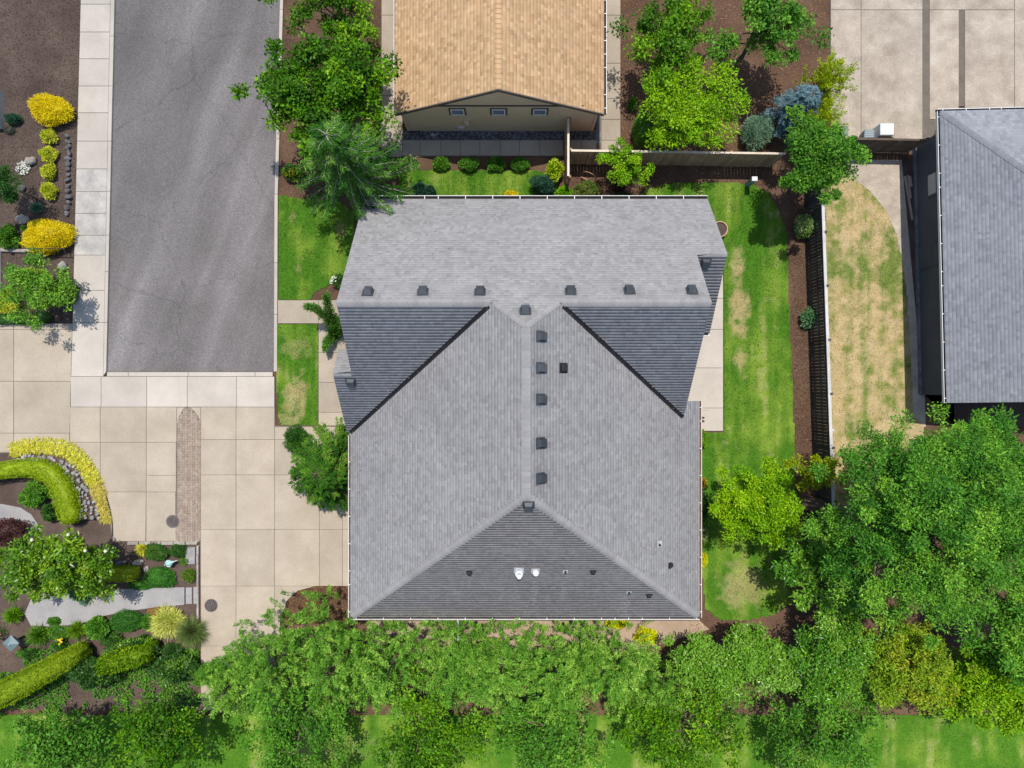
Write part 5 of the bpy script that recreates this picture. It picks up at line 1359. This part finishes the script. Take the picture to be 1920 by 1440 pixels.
shrub('dwarf_fir', 352, 1080, 13, 14, .5, [(.07, .15, .02), (.13, .23, .03), (.2, .31, .05)], 'small olive dwarf fir at the corner bed edge', n=1100, leaf=(.075, .025), lob=(20, 10, .3))


# verdigris bird ornament: tapering body on a stake, neck and long straight beak
bx_, by_, _ = G(320, 1055, .3); bird = empty('bird_ornament', (bx_, by_, 0), 'verdigris metal bird with a long pale beak among the mounds', 'ornament')
ax = Vector((.93, .37, .1)).normalized(); cn = Vector((bx_, by_, .36)); ch = lambda s, z=0: tuple(cn + ax * s + Vector((0, 0, z)))
mb = MB(); mb.tube([ch(-.24, -.04), ch(-.17, -.02), ch(-.06), ch(.04, .01), ch(.12, .04), ch(.17, .06)], [.015, .09, .125, .11, .075, .05], 12); mb.obj('body', 'copper_patina', bird, smooth=True)
mb = MB(); mb.tube([ch(.14, .05), ch(.19, .075), ch(.24, .07)], [.05, .062, .035], 10); hd_ = mb.obj('head', 'copper_patina', bird, smooth=True)
mb = MB(); mb.tube([ch(.24, .07), ch(.34, .06), ch(.45, .05)], [.022, .014, .003], 8); mb.obj('beak', 'cool_white', hd_, smooth=True)
mb = MB(); mb.tube([ch(-.2, -.03), ch(-.3, -.06), ch(-.36, -.08)], [.06, .05, .01], 8); mb.obj('tail', 'copper_patina', bird, smooth=True)
for sg in (-1, 1):
    mb = MB(); sd = ax.cross(Vector((0, 0, 1))).normalized() * sg; q = [Vector(ch(.06)) + sd * .1, Vector(ch(-.08)) + sd * .14, Vector(ch(-.24)) + sd * .08]; mb.tube(q, [.02, .05, .008], 8); mb.obj('wing', 'copper_patina', bird, smooth=True)
mb = MB(); mb.tube([(bx_, by_, 0), (bx_, by_, .26)], [.012, .012], 6); mb.obj('stake', 'black_iron', bird)

# lower left border below the path
shrub('boxwood_mound', 238, 1167, 40, 21, .5, [(.025, .10, .015), (.05, .17, .025), (.085, .24, .04)], 'wide dark green mound below the garden path', n=4200, leaf=(.06, .03), lob=(60, 22, .14))
shrub('hydrangea', 180, 1178, 24, 24, .8, G_MID, 'leafy green shrub left of the wide mound', n=1500, leaf=(.12, .075), lob=(26, 9, .35), upb=.7)
shrub('daylily', 143, 1182, 20, 15, .45, [(.10, .22, .02), (.17, .32, .03), (.24, .40, .05)], 'bright green daylily tuft by the path edge', 'grass clump', n=420, leaf=(.42, .03), out=1.1, core=False, shell=(.05, .4))
shrub('daylily', 72, 1192, 26, 20, .5, [(.06, .17, .02), (.12, .26, .03), (.18, .34, .05)], 'spiky green daylily near the dark square lamp', 'grass clump', n=480, leaf=(.48, .035), out=1.1, core=False, shell=(.05, .4))
shrub('perennial', 108, 1188, 22, 16, .45, G_MID + [(.14, .26, .16)], 'mixed green perennial between the two daylilies', n=1200, leaf=(.09, .045))
shrub('perennial', 100, 1166, 14, 8, .3, G_MID, 'small leafy perennial on the path edge', n=600, leaf=(.09, .045))
shrub('iris', 22, 1155, 22, 15, .6, [(.10, .24, .015), (.18, .36, .03)], 'bright green tuft at the left end of the path', 'grass clump', n=420, leaf=(.34, .035), out=1.0, core=False, shell=(.1, .5))
flowers('single yellow poppies among the perennials', 125, 1194, 4, 10, (.8, .52, .02), 'yellow_flower', 'flowers', .5, .12)
flowers('pink flower spray at the left edge', 5, 1184, 10, 45, (.55, .12, .2), 'pink_flower', 'flowers', .7, .09)
shrub('golden_hakone', 312, 1168, 38, 34, .55, [(.55, .58, .12), (.68, .70, .2), (.74, .75, .32)], 'bright lemon grass mound beside the driveway', 'grass clump', n=2400, leaf=(.30, .026), out=1.3, lob=(30, 12, .3), shell=(.4, .9), core_r=.5)
shrub('fountain_grass', 356, 1187, 38, 36, .9, OLIV, 'olive fountain grass arching over the driveway edge', 'grass clump', n=2200, leaf=(.62, .014), out=1.5, core=False, shell=(.02, .35), upb=.3)
shrub('heuchera', 293, 1147, 15, 8, .25, [(.34, .17, .06), (.46, .26, .1), (.2, .2, .05)], 'rusty orange heuchera on the path edge', n=420, leaf=(.1, .07), upb=.7)
shrub('laurel_shrub', 240, 1226, 60, 24, 1.9, G_DARK + [G_MID[2], (.2, .33, .05)], 'dark glossy shrub mass between hedge and driveway', n=5200, leaf=(.12, .06), lob=(40, 12, .45), mat='leaf_gloss')
shrub('laurel_shrub', 165, 1262, 52, 34, 1.9, G_DARK + [G_MID[2]], 'dark leafy shrub under the slanting hedge', n=3600, leaf=(.12, .06), lob=(40, 12, .4), mat='leaf_gloss')
shrub('laurel_shrub', 322, 1256, 52, 34, 1.5, G_DARK + [G_MID[2], (.2, .33, .05)], 'dark shrub below the fountain grass at the bottom edge', n=4200, leaf=(.12, .06), lob=(36, 12, .45), mat='leaf_gloss')
shrub('laurel_shrub', 392, 1268, 34, 30, 1.5, G_MID, 'green shrub at the bottom end of the driveway', n=2400, leaf=(.11, .05), lob=(30, 12, .45))
shrub('rose_shrub', 318, 1222, 22, 16, .9, G_DARK + [(.3, .36, .15)], 'small dark shrub with pale tips beside the fountain grass', n=1100, leaf=(.09, .05), lob=(20, 9, .45))
shrub('photinia_sprig', 275, 1168, 12, 16, .6, G_MID, 'upright green sprig left of the lemon grass', n=600, leaf=(.1, .05))
for u, v, ru, rv, h_, lab in ((205, 1200, 24, 13, .5, 'low green perennial above the glossy shrub mass'), (148, 1216, 18, 11, .45, 'low green perennial at the right end of the slanting hedge'), (52, 1226, 26, 10, .4, 'dark perennial right of the square lantern'), (268, 1200, 16, 10, .4, 'green perennial at the foot of the lemon grass'), (110, 1212, 20, 9, .4, 'green perennial along the slanting hedge')):
    shrub('perennial', u, v, ru, rv, h_, G_DARK + [G_MID[1], G_MID[2]], lab, n=1100, leaf=(.09, .045), lob=(20, 8, .45))
# square dark lantern on a post
x, y, _ = G(19, 1207, .9); t = empty('garden_lantern', (x, y, 0), 'square slate topped garden lantern at the lower left edge', 'lantern', rz=R(45))
mb = MB(); mb.box(-.05, .05, -.05, .05, 0, .6); mb.obj('post', 'black_iron', t, local=True); mb = MB(); mb.box(-.17, .17, -.17, .17, .6, .86); mb.obj('housing', 'slate_blue', t, local=True); mb = MB(); mb.v = [(-.27, -.27, .86), (.27, -.27, .86), (.27, .27, .86), (-.27, .27, .86), (0, 0, .98)]; mb.f = [(0, 1, 4), (1, 2, 4), (2, 3, 4), (3, 0, 4), (3, 2, 1, 0)]; mb.obj('roof', 'slate_blue', t, local=True)
mb = MB(); mb.cyl((0, 0, .96), .03, .03, .05, 10); mb.obj('finial', 'lead_grey', t, local=True)
# magnolia blossoms (each open flower sits on the crown)
mg_t = [o for o in bpy.data.objects if o.name.startswith('magnolia_tree')][0]
for u, v in ((60, 1012), (128, 1002), (160, 1032), (198, 1033), (50, 1056)):
    z = 3.35 + random.uniform(-.2, .1); x, y, _ = G(u, v, z); n = 14; a = np.linspace(0, 12.5, n)
    P_ = np.tile([[x, y, z]], (n, 1)); D = np.stack([np.cos(a), np.sin(a), np.where(np.arange(n) < 7, .25, .9)], -1)
    V, Fc, C = leaf_quads(P_, D, .085, .055, np.tile([(.78, .74, .66)], (n, 1)), .8); link('blossom', np_mesh('blossom', V, Fc, C), 'leaf', mg_t)

# -- beds round the tan house and the back lawn
for u, ru, lab in ((826, 17, 'leftmost of four shaded laurels under the tan gable'), (880, 21, 'second from the left of four shaded laurels under the tan gable'), (930, 21, 'third from the left of four shaded laurels under the tan gable'), (975, 20, 'rightmost of four shaded laurels under the tan gable')):
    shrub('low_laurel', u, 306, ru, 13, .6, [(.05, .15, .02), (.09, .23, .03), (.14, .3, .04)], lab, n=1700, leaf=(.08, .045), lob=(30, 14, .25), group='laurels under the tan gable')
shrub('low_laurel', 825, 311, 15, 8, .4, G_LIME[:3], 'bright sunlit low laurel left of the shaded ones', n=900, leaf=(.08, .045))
shrub('white_heather', 766, 303, 18, 10, .4, VARI, 'pale variegated shrub by the left walk corner', n=1000, leaf=(.08, .04))
shrub('hebe', 728, 357, 24, 14, .7, VARI[:2] + [(.06, .14, .04)], 'variegated green shrub left of the dark dwarf conifer', n=1800, leaf=(.08, .05))
shrub('dwarf_conifer', 787, 354, 15, 17, 1.1, TEAL, 'dark blue green dwarf conifer at the left end of the roof edge', n=2400, leaf=(.08, .03), lob=(20, 9, .35))
shrub('dwarf_conifer', 806, 358, 13, 13, .8, TEAL, 'shorter half of the left dark dwarf conifer pair', n=1700, leaf=(.08, .03), lob=(20, 9, .35))
shrub('dwarf_conifer', 1020, 346, 26, 23, 1.4, TEAL, 'larger dark dwarf conifer near the cedar fence end', n=4200, leaf=(.085, .03), lob=(26, 9, .4))
shrub('golden_privet', 957, 366, 15, 10, .9, YEL, 'small clipped golden shrub peeking over the roof edge', n=1300, leaf=(.05, .03), lob=(40, 20, .12))
shrub('golden_elder', 1040, 318, 20, 26, 1.3, [(.2, .33, .025), (.34, .46, .04), (.48, .56, .07)], 'yellow green elder against the short cedar fence', n=1600, leaf=(.11, .06), lob=(18, 7, .5), core_r=.5)
shrub('hydrangea', 1057, 362, 16, 15, .8, G_LIME[:3], 'light green hydrangea at the foot of the short cedar fence', n=900, leaf=(.11, .07), upb=.7)
shrub('nandina', 1102, 353, 32, 20, 1.1, [(.06, .12, .03), (.12, .2, .04), (.24, .22, .05)], 'bronze green nandina in front of the trellis hoop', n=2800, leaf=(.085, .04), lob=(30, 10, .4))
shrub('boxwood_ball', 1205, 242, 22, 32, 1.1, G_MID, 'round boxwood ball beside the tan house walk', n=3600, leaf=(.05, .028), lob=(50, 20, .1))
shrub('seedling_shrub', 1187, 193, 8, 14, .45, G_MID, 'tiny green shrub on the bare mulch beside the walk', n=420, leaf=(.1, .05))
shrub('silver_willow', 1420, 243, 34, 34, 1.5, SILV, 'silvery grey green shrub behind the cedar fence', n=4200, leaf=(.11, .022), lob=(30, 9, .35), out=1.0)
cypress('golden_arborvitae', *G(1540, 230, 2.2)[:2], .78, 3.0, [(.2, .3, .01), (.3, .4, .012), (.4, .5, .02)], 'tall chartreuse arborvitae beside the concrete apron', n_sp=130, per=60)
cypress('golden_arborvitae', *G(1560, 150, 2.2)[:2], .8, 3.0, [(.2, .3, .01), (.3, .4, .012), (.4, .5, .02)], 'chartreuse arborvitae at the top edge beside the apron', n_sp=130, per=60)
shrub('dry_grass', 1335, 268, 26, 12, .4, [(.2, .17, .08), (.4, .34, .18)], 'dry tan grass tuft behind the cedar fence', 'grass clump', n=500, leaf=(.35, .02), core=False, out=1.1)
shrub('pieris', 1512, 422, 23, 25, 1.0, VARI, 'round variegated shrub in the dark fence bed', n=2400, leaf=(.085, .045), lob=(30, 12, .25))
shrub('rhododendron', 1521, 594, 19, 21, .9, [(.05, .15, .06), (.11, .25, .1), (.24, .38, .2)], 'small glossy shrub against the dark fence', n=800, leaf=(.13, .045), mat='leaf_gloss', lob=(16, 6, .4), core_r=.6)
shrub('purple_barberry', 1160, 350, 15, 9, .4, PURP, 'low purple barberry under the small fresh green tree', n=600, leaf=(.06, .04))
shrub('fern_patch', 1170, 372, 28, 12, .35, G_DARK + [G_MID[1]], 'dark fern in the shade by the roof edge', n=900, leaf=(.14, .03))
# narrow bed along the right eave
for u, v, ru, rv, h, pl_, lab in ((1318, 822, 9, 20, .6, G_LIME[:3], 'lime green perennial at the end of the patio'), (1319, 905, 7, 10, .3, [(.4, .25, .04), (.5, .38, .06)], 'small orange tuft along the right eave'), (1321, 948, 9, 26, .6, G_DARK + [G_MID[1]], 'dark green shrub along the right eave'),
                                   (1321, 1003, 8, 14, .45, VARI + [(.6, .56, .2)], 'pale flowering plant along the right eave'), (1319, 1050, 8, 14, .45, YBRI, 'bright yellow shrub along the right eave')):
    shrub('border_plant', u, v, ru, rv, h, pl_, lab, n=900, leaf=(.08, .045))
shrub('yellow_choisya', 1157, 1168, 24, 11, .7, YBRI, 'bright yellow shrub under the lower eave', n=1500, leaf=(.09, .05), lob=(20, 8, .45), core_r=.5)
shrub('yellow_choisya', 1213, 1197, 22, 22, .9, YBRI, 'bright yellow shrub on the bare dirt by the conifers', n=2000, leaf=(.09, .055), lob=(16, 6, .5), core_r=.5)
shrub('cotoneaster', 548, 322, 26, 18, .8, G_DARK + [(.2, .26, .03), (.36, .3, .03)], 'yellow flecked shrub at the road edge under the maple', n=1800, leaf=(.08, .045), lob=(22, 8, .4))
shrub('rose_bush', 636, 527, 12, 16, .7, G_DARK + [(.16, .28, .05)], 'small rose bush at the house corner above the front walk', n=900, leaf=(.08, .05)); flowers('white rose blooms at the house corner', 630, 528, 7, 18, (.76, .74, .7), 'white_roses', 'flowers', .75, .08)
# broadleaf belt beyond the conifers so the planting goes on
for i, (u, v, r, lab) in enumerate(((120, 1375, 2.0, 'green tree behind the slanting hedge'), (330, 1372, 2.1, 'green tree behind the bottom end of the driveway'), (560, 1370, 2.3, 'green tree behind the left conifers'), (800, 1375, 2.3, 'green tree behind the middle conifers'), (1040, 1372, 2.3, 'green tree behind the right conifers'), (1290, 1375, 2.3, 'green tree behind the pale laurel'), (1540, 1378, 2.3, 'green tree behind the photinia'))):
    x, y, _ = G(u, v, 3.0); tree('garden_tree', (x, y, 0), (x, y, 3.0), (r, r * .85, 1.4), G_MAPLE if i % 2 else G_MID, lab, n_cl=80, cl_r=.5, per=120, leaf=(.13, .08), trunk_r=.1, group='trees behind the conifer row')
for i, (u, v, r, lab) in enumerate(((1250, 75, 1.5, 'green tree on the mulch above the layered maple'), (1420, 60, 1.7, 'green tree above the blue spruce'), (640, 40, 1.6, 'green tree above the round maple'))):
    x, y, _ = G(u, v, 3.0); tree('garden_tree', (x, y, 0), (x, y, 3.0), (r, r * .9, 1.4), G_MID if i % 2 else G_MAPLE, lab, n_cl=55, cl_r=.45, per=160, leaf=(.13, .085), trunk_r=.1)

# ================================================================== SMALL THINGS
def manhole(u, v, label, bars):
    x, y, _ = G(u, v); t = empty('manhole_cover', (x, y, .094), label, 'manhole cover')
    mb = MB(); mb.lathe((0, 0, 0), [(.31, -.01), (.31, .008), (.275, .010), (.272, .002)], 40); mb.obj('rim', 'cast_iron_light', t, local=True)
    mb = MB(); mb.lathe((0, 0, 0), [(.270, .0), (.268, .006), (.001, .006)], 40); mb.obj('lid', 'cast_iron', t, local=True)
    if bars:
        for sx in (-.045, .045): mb = MB(); mb.box(sx - .012, sx + .012, -.22, .22, .0065, .014); mb.obj('bar', 'cast_iron_light', t, M=Matrix.Rotation(R(14), 4, 'Z'), local=True)
        for k in range(-4, 5):
            w_ = math.sqrt(max(.01, .24 ** 2 - (k * .05) ** 2))
            for a, b in ((-w_, -.075), (.075, w_)):
                if b - a > .03: mb = MB(); mb.box(a, b, k * .05 - .008, k * .05 + .008, .0065, .012); mb.obj('rib', 'cast_iron_light', t, M=Matrix.Rotation(R(14), 4, 'Z'), local=True)
    else:
        for r0 in (.06, .12, .18, .235): mb = MB(); mb.lathe((0, 0, 0), [(r0 - .011, .0065), (r0 - .009, .013), (r0 + .009, .013), (r0 + .011, .0065)], 32); mb.obj('ring', 'cast_iron_light', t, local=True)
        mb = MB(); mb.cyl((-.02, .14, .0065), .022, .022, .008, 10); mb.obj('pick_hole', 'black_iron', t, local=True)


manhole(325.5, 977, 'round iron cover with concentric rings beside the brick band', False)
manhole(397.5, 1134, 'round iron cover with cross bars on the lower driveway', True)
# utility pedestal
x, y, _ = G(1400, 348); t = empty('utility_pedestal', (x, y, 0), 'slim green utility pedestal with a white top by the cedar fence', 'pedestal')
mb = MB(); mb.box(-.11, .11, -.085, .085, 0, 1.0, .015); mb.obj('body', 'utility_green', t, local=True); mb = MB(); mb.box(-.125, .125, -.1, .1, 1.002, 1.09, .02); mb.obj('cap', 'cool_white', t, local=True)
# trellis hoop
x, y, _ = G(1103, 335); t = empty('trellis_hoop', (x, y, 0), 'rusty copper hoop trellis with a lattice in the fence corner', 'trellis', rz=R(-25))
mb = MB()
for rr in (.36, .31):
    pts = [(rr * math.cos(a), 0, .45 + rr * 1.2 * math.sin(a)) for a in np.linspace(0, math.pi, 15)]; mb.tube([(rr, 0, 0)] + pts + [(-rr, 0, 0)], [.012] * 17, 6)
mb.obj('hoop', 'bronze_rust', t, local=True)
mb = MB()
for k in range(-4, 5): mb.bar((k * .075, -.06, .05), (k * .075, -.28, .62), .018, .01)
for k in range(5): f = (k + .5) / 5; mb.bar((-.33, -.06 - .22 * f, .05 + .57 * f), (.33, -.06 - .22 * f, .05 + .57 * f), .018, .01)
mb.obj('lattice', 'bronze_rust', t, local=True)
# plant pot half under the right eave
x, y, _ = G(1344, 434); t = empty('plant_pot', (x, y, 0), 'round terracotta pot half hidden under the right eave', 'pot')
mb = MB(); mb.lathe((0, 0, .04), [(.22, 0), (.34, .38), (.37, .38), (.37, .46), (.33, .46), (.32, .36), (.001, .36)], 24); mb.obj('pot', 'terracotta', t, smooth=False, local=True)
mb = MB(); mb.lathe((0, 0, .04), [(.318, .365), (.2, .39), (.001, .395)], 20); mb.obj('potting_soil', 'dark_mulch', t, local=True)
# white box and bin on the apron
x, y, _ = G(1647, 262); t = empty('storage_box', (x, y, .08), 'pale square air conditioning box on the concrete apron', 'box')
mb = MB(); mb.box(-.31, .31, -.05, .48, 0, .68, .03); mb.obj('casing', 'cool_white', t, local=True); mb = MB(); mb.box(-.3, .3, -.06, -.051, .06, .5); mb.obj('grille', 'lead_grey', t, local=True)
x, y, _ = G(1617, 264); t = empty('recycling_bin', (x, y, .08), 'slate blue recycling bin against the brown fence', 'bin')
mb = MB(); mb.v = [(-.17, -.02, 0), (.17, -.02, 0), (.17, .24, 0), (-.17, .24, 0), (-.22, -.06, .5), (.22, -.06, .5), (.22, .28, .5), (-.22, .28, .5)]; mb.f = [(3, 2, 1, 0), (0, 1, 5, 4), (1, 2, 6, 5), (2, 3, 7, 6), (3, 0, 4, 7)]; mb.obj('bin_body', 'slate_blue', t, local=True)
mb = MB(); mb.box(-.235, .235, -.075, .295, .5, .535, .01); ld = mb.obj('lid', 'slate_blue', t, local=True)
for k in range(4): mb = MB(); mb.box(-.2, .2, -.03 + k * .08, -.005 + k * .08, .5355, .548); mb.obj('lid_rib', 'lead_grey', ld, local=True)
x, y, _ = G(1573, 258); t = empty('recycling_bin', (x, y, .08), 'bin half hidden beside the chartreuse arborvitae', 'bin'); mb = MB(); mb.box(-.2, .12, -.08, .28, 0, .5, .02); mb.obj('bin_body', 'slate_blue', t, local=True); mb = MB(); mb.box(-.22, .14, -.1, .3, .502, .54, .01); mb.obj('lid', 'slate_blue', t, local=True)
# lumber beside the charcoal wall
for (u0, v0, u1, v1, lab, wd) in ((1697, 330, 1711, 412, 'long plank leaning flat beside the charcoal wall', .09), (1702, 328, 1708, 372, 'middle plank of the lumber beside the charcoal wall', .08), (1706, 330, 1709, 350, 'shortest plank of the lumber beside the charcoal wall', .10)):
    a = G(u0, v0, .08); b = G(u1, v1, .08); mb = MB(); mb.bar((a[0], a[1], .065), (b[0], b[1], .065), wd, .05); tag(mb.obj('plank', 'lumber'), lab, 'plank', 'lumber beside the charcoal wall')
# hose tap and shoes near the patio corner
x, y, _ = G(1313, 783); t = empty('garden_shoes', (x, y, .094), 'pair of small black garden shoes on the patio', 'shoes')
for k in (0, 1): mb = MB(); mb.tube([(-.02, -k * .16, .03), (.05, -k * .16 + .01, .045), (.12, -k * .16, .03), (.17, -k * .16, .025)], [.03, .045, .04, .015], 8); mb.obj('shoe', 'black_plastic', t, smooth=True, local=True)
mb = MB(); x, y, _ = G(1320, 768); mb.tube([(x - .15, y, .11), (x + .05, y - .01, .11), (x + .2, y, .11)], [.015, .015, .015], 6); tag(mb.obj('broom_handle', 'lead_grey'), 'thin grey rod lying on the patio', 'rod')
# fence post lamp on the dark fence
x, y, _ = G(1556, 806, 1.7); t = empty('post_lamp', (x, y, 1.75), 'small grey solar lamp fixed on the dark fence', 'lamp'); mb = MB(); mb.box(-.14, .05, -.02, .02, 0, .04); mb.obj('arm', 'black_iron', t, local=True); mb = MB(); mb.cyl((.08, 0, -.02), .05, .065, .08, 12); mb.obj('head', 'lead_grey', t, local=True)
# leafy ground cover closing the lower beds
def cover(poly, n, label, pal, leaf=(.11, .07)):
    p = [G(u, v)[:2] for u, v in poly]; xs = [q[0] for q in p]; ys = [q[1] for q in p]
    x = rng.uniform(min(xs), max(xs), n); y = rng.uniform(min(ys), max(ys), n); k = in_poly(x, y, p) & (fbm(x, y, .9, 41, 3) > .40); x = x[k]; y = y[k]; m = len(x)
    V, Fc, C = leaf_quads(np.stack([x, y, rng.uniform(.03, .22, m)], -1), rng.normal(size=(m, 3)) * [1, 1, .35], rng.uniform(.6, 1.4, m) * leaf[0], rng.uniform(.6, 1.4, m) * leaf[1], pick_cols(pal, .6 * fbm(x, y, 1.4, 44, 3) + .4 * rng.random(m), m, .2), .75)
    tag(link('ground_cover', np_mesh('ground_cover', V, Fc, C), 'leaf'), label, 'ground cover', kind='stuff')


cover([(-20, 1235), (150, 1205), (376, 1215), (376, 1340), (-20, 1340)], 11000, 'green leafy ground cover in the lower left corner', [(.03, .11, .015), (.08, .21, .025), (.17, .33, .04)])
cover([(524, 1225), (1300, 1225), (1960, 1190), (1960, 1345), (524, 1345)], 14000, 'green ivy under the bottom trees', [(.02, .08, .012), (.05, .15, .02), (.12, .26, .035)])
# mulch chips and pale bark bits scattered over the beds
def chips(poly, n, label, cols, size):
    p = [G(u, v)[:2] for u, v in poly]; xs = [q[0] for q in p]; ys = [q[1] for q in p]
    x = rng.uniform(min(xs), max(xs), n); y = rng.uniform(min(ys), max(ys), n); k = in_poly(x, y, p); x = x[k]; y = y[k]; m = len(x)
    V, Fc, C = leaf_quads(np.stack([x, y, np.full(m, .012)], -1), rng.normal(size=(m, 3)) * [1, 1, .18] + [0, 0, .12], rng.uniform(.5, 1.5, m) * size, rng.uniform(.3, .7, m) * size, pick_cols(cols, rng.random(m), m, .25), .9)
    tag(link('bark_chips', np_mesh('bark_chips', V, Fc, C), 'grass_blade'), label, 'mulch', kind='stuff')
BR = [(.06, .035, .022), (.12, .07, .045), (.20, .125, .08), (.30, .21, .14)]
chips([(1476, 340), (1540, 340), (1530, 860), (1490, 860), (1484, 600), (1476, 440)], 9000, 'brown bark mulch along the dark fence', BR, .06)
chips([(1070, 300), (1470, 300), (1470, 350), (1300, 345), (1190, 380), (1070, 390)], 7000, 'brown bark mulch below the cedar fence', BR, .06)
chips([(1165, 150), (1470, 150), (1470, 285), (1165, 285)], 7000, 'orange brown bark mulch behind the cedar fence', [(.16, .085, .045), (.28, .16, .09), (.38, .24, .14)], .06)
chips([(0, 180), (146, 180), (138, 600), (0, 600)], 9000, 'dark bark mulch of the left rock garden', [(.05, .034, .028), (.10, .07, .055), (.17, .125, .1)], .06)
chips([(522, 1098), (700, 1098), (700, 1170), (522, 1170)], 4200, 'coarse brown bark in the driveway corner bed', [(.07, .035, .02), (.16, .085, .04), (.3, .19, .1)], .075)
chips([(1290, 1160), (1960, 1160), (1960, 1360), (1290, 1360)], 9000, 'leaf litter and bark under the lower right trees', BR, .06)
chips([(-40, 1180), (400, 1180), (700, 1250), (1300, 1250), (1300, 1362), (-40, 1362)], 9000, 'bark litter under the conifer row', BR, .06)
chips([(1163, -20), (1556, -20), (1556, 160), (1163, 160)], 7000, 'bark mulch above the layered maple', [(.16, .085, .045), (.28, .16, .09), (.38, .24, .14)], .06)
chips([(0, -20), (152, -20), (148, 182), (0, 182)], 4000, 'dark bark mulch at the top left', [(.05, .034, .028), (.10, .07, .055), (.17, .125, .1)], .06)
chips([(530, -20), (715, -20), (715, 370), (525, 370)], 6000, 'bark mulch under the round maple', BR, .06)
chips([(1310, 812), (1330, 812), (1324, 1100), (1345, 1165), (1310, 1165)], 1600, 'bark mulch under the right eave', BR, .06)
chips([(200, 1013), (374, 1013), (374, 1200), (60, 1240), (0, 1240), (0, 1160), (200, 1150)], 5000, 'bark mulch of the lower left beds', [(.09, .06, .045), (.18, .125, .095), (.27, .2, .16)], .05)
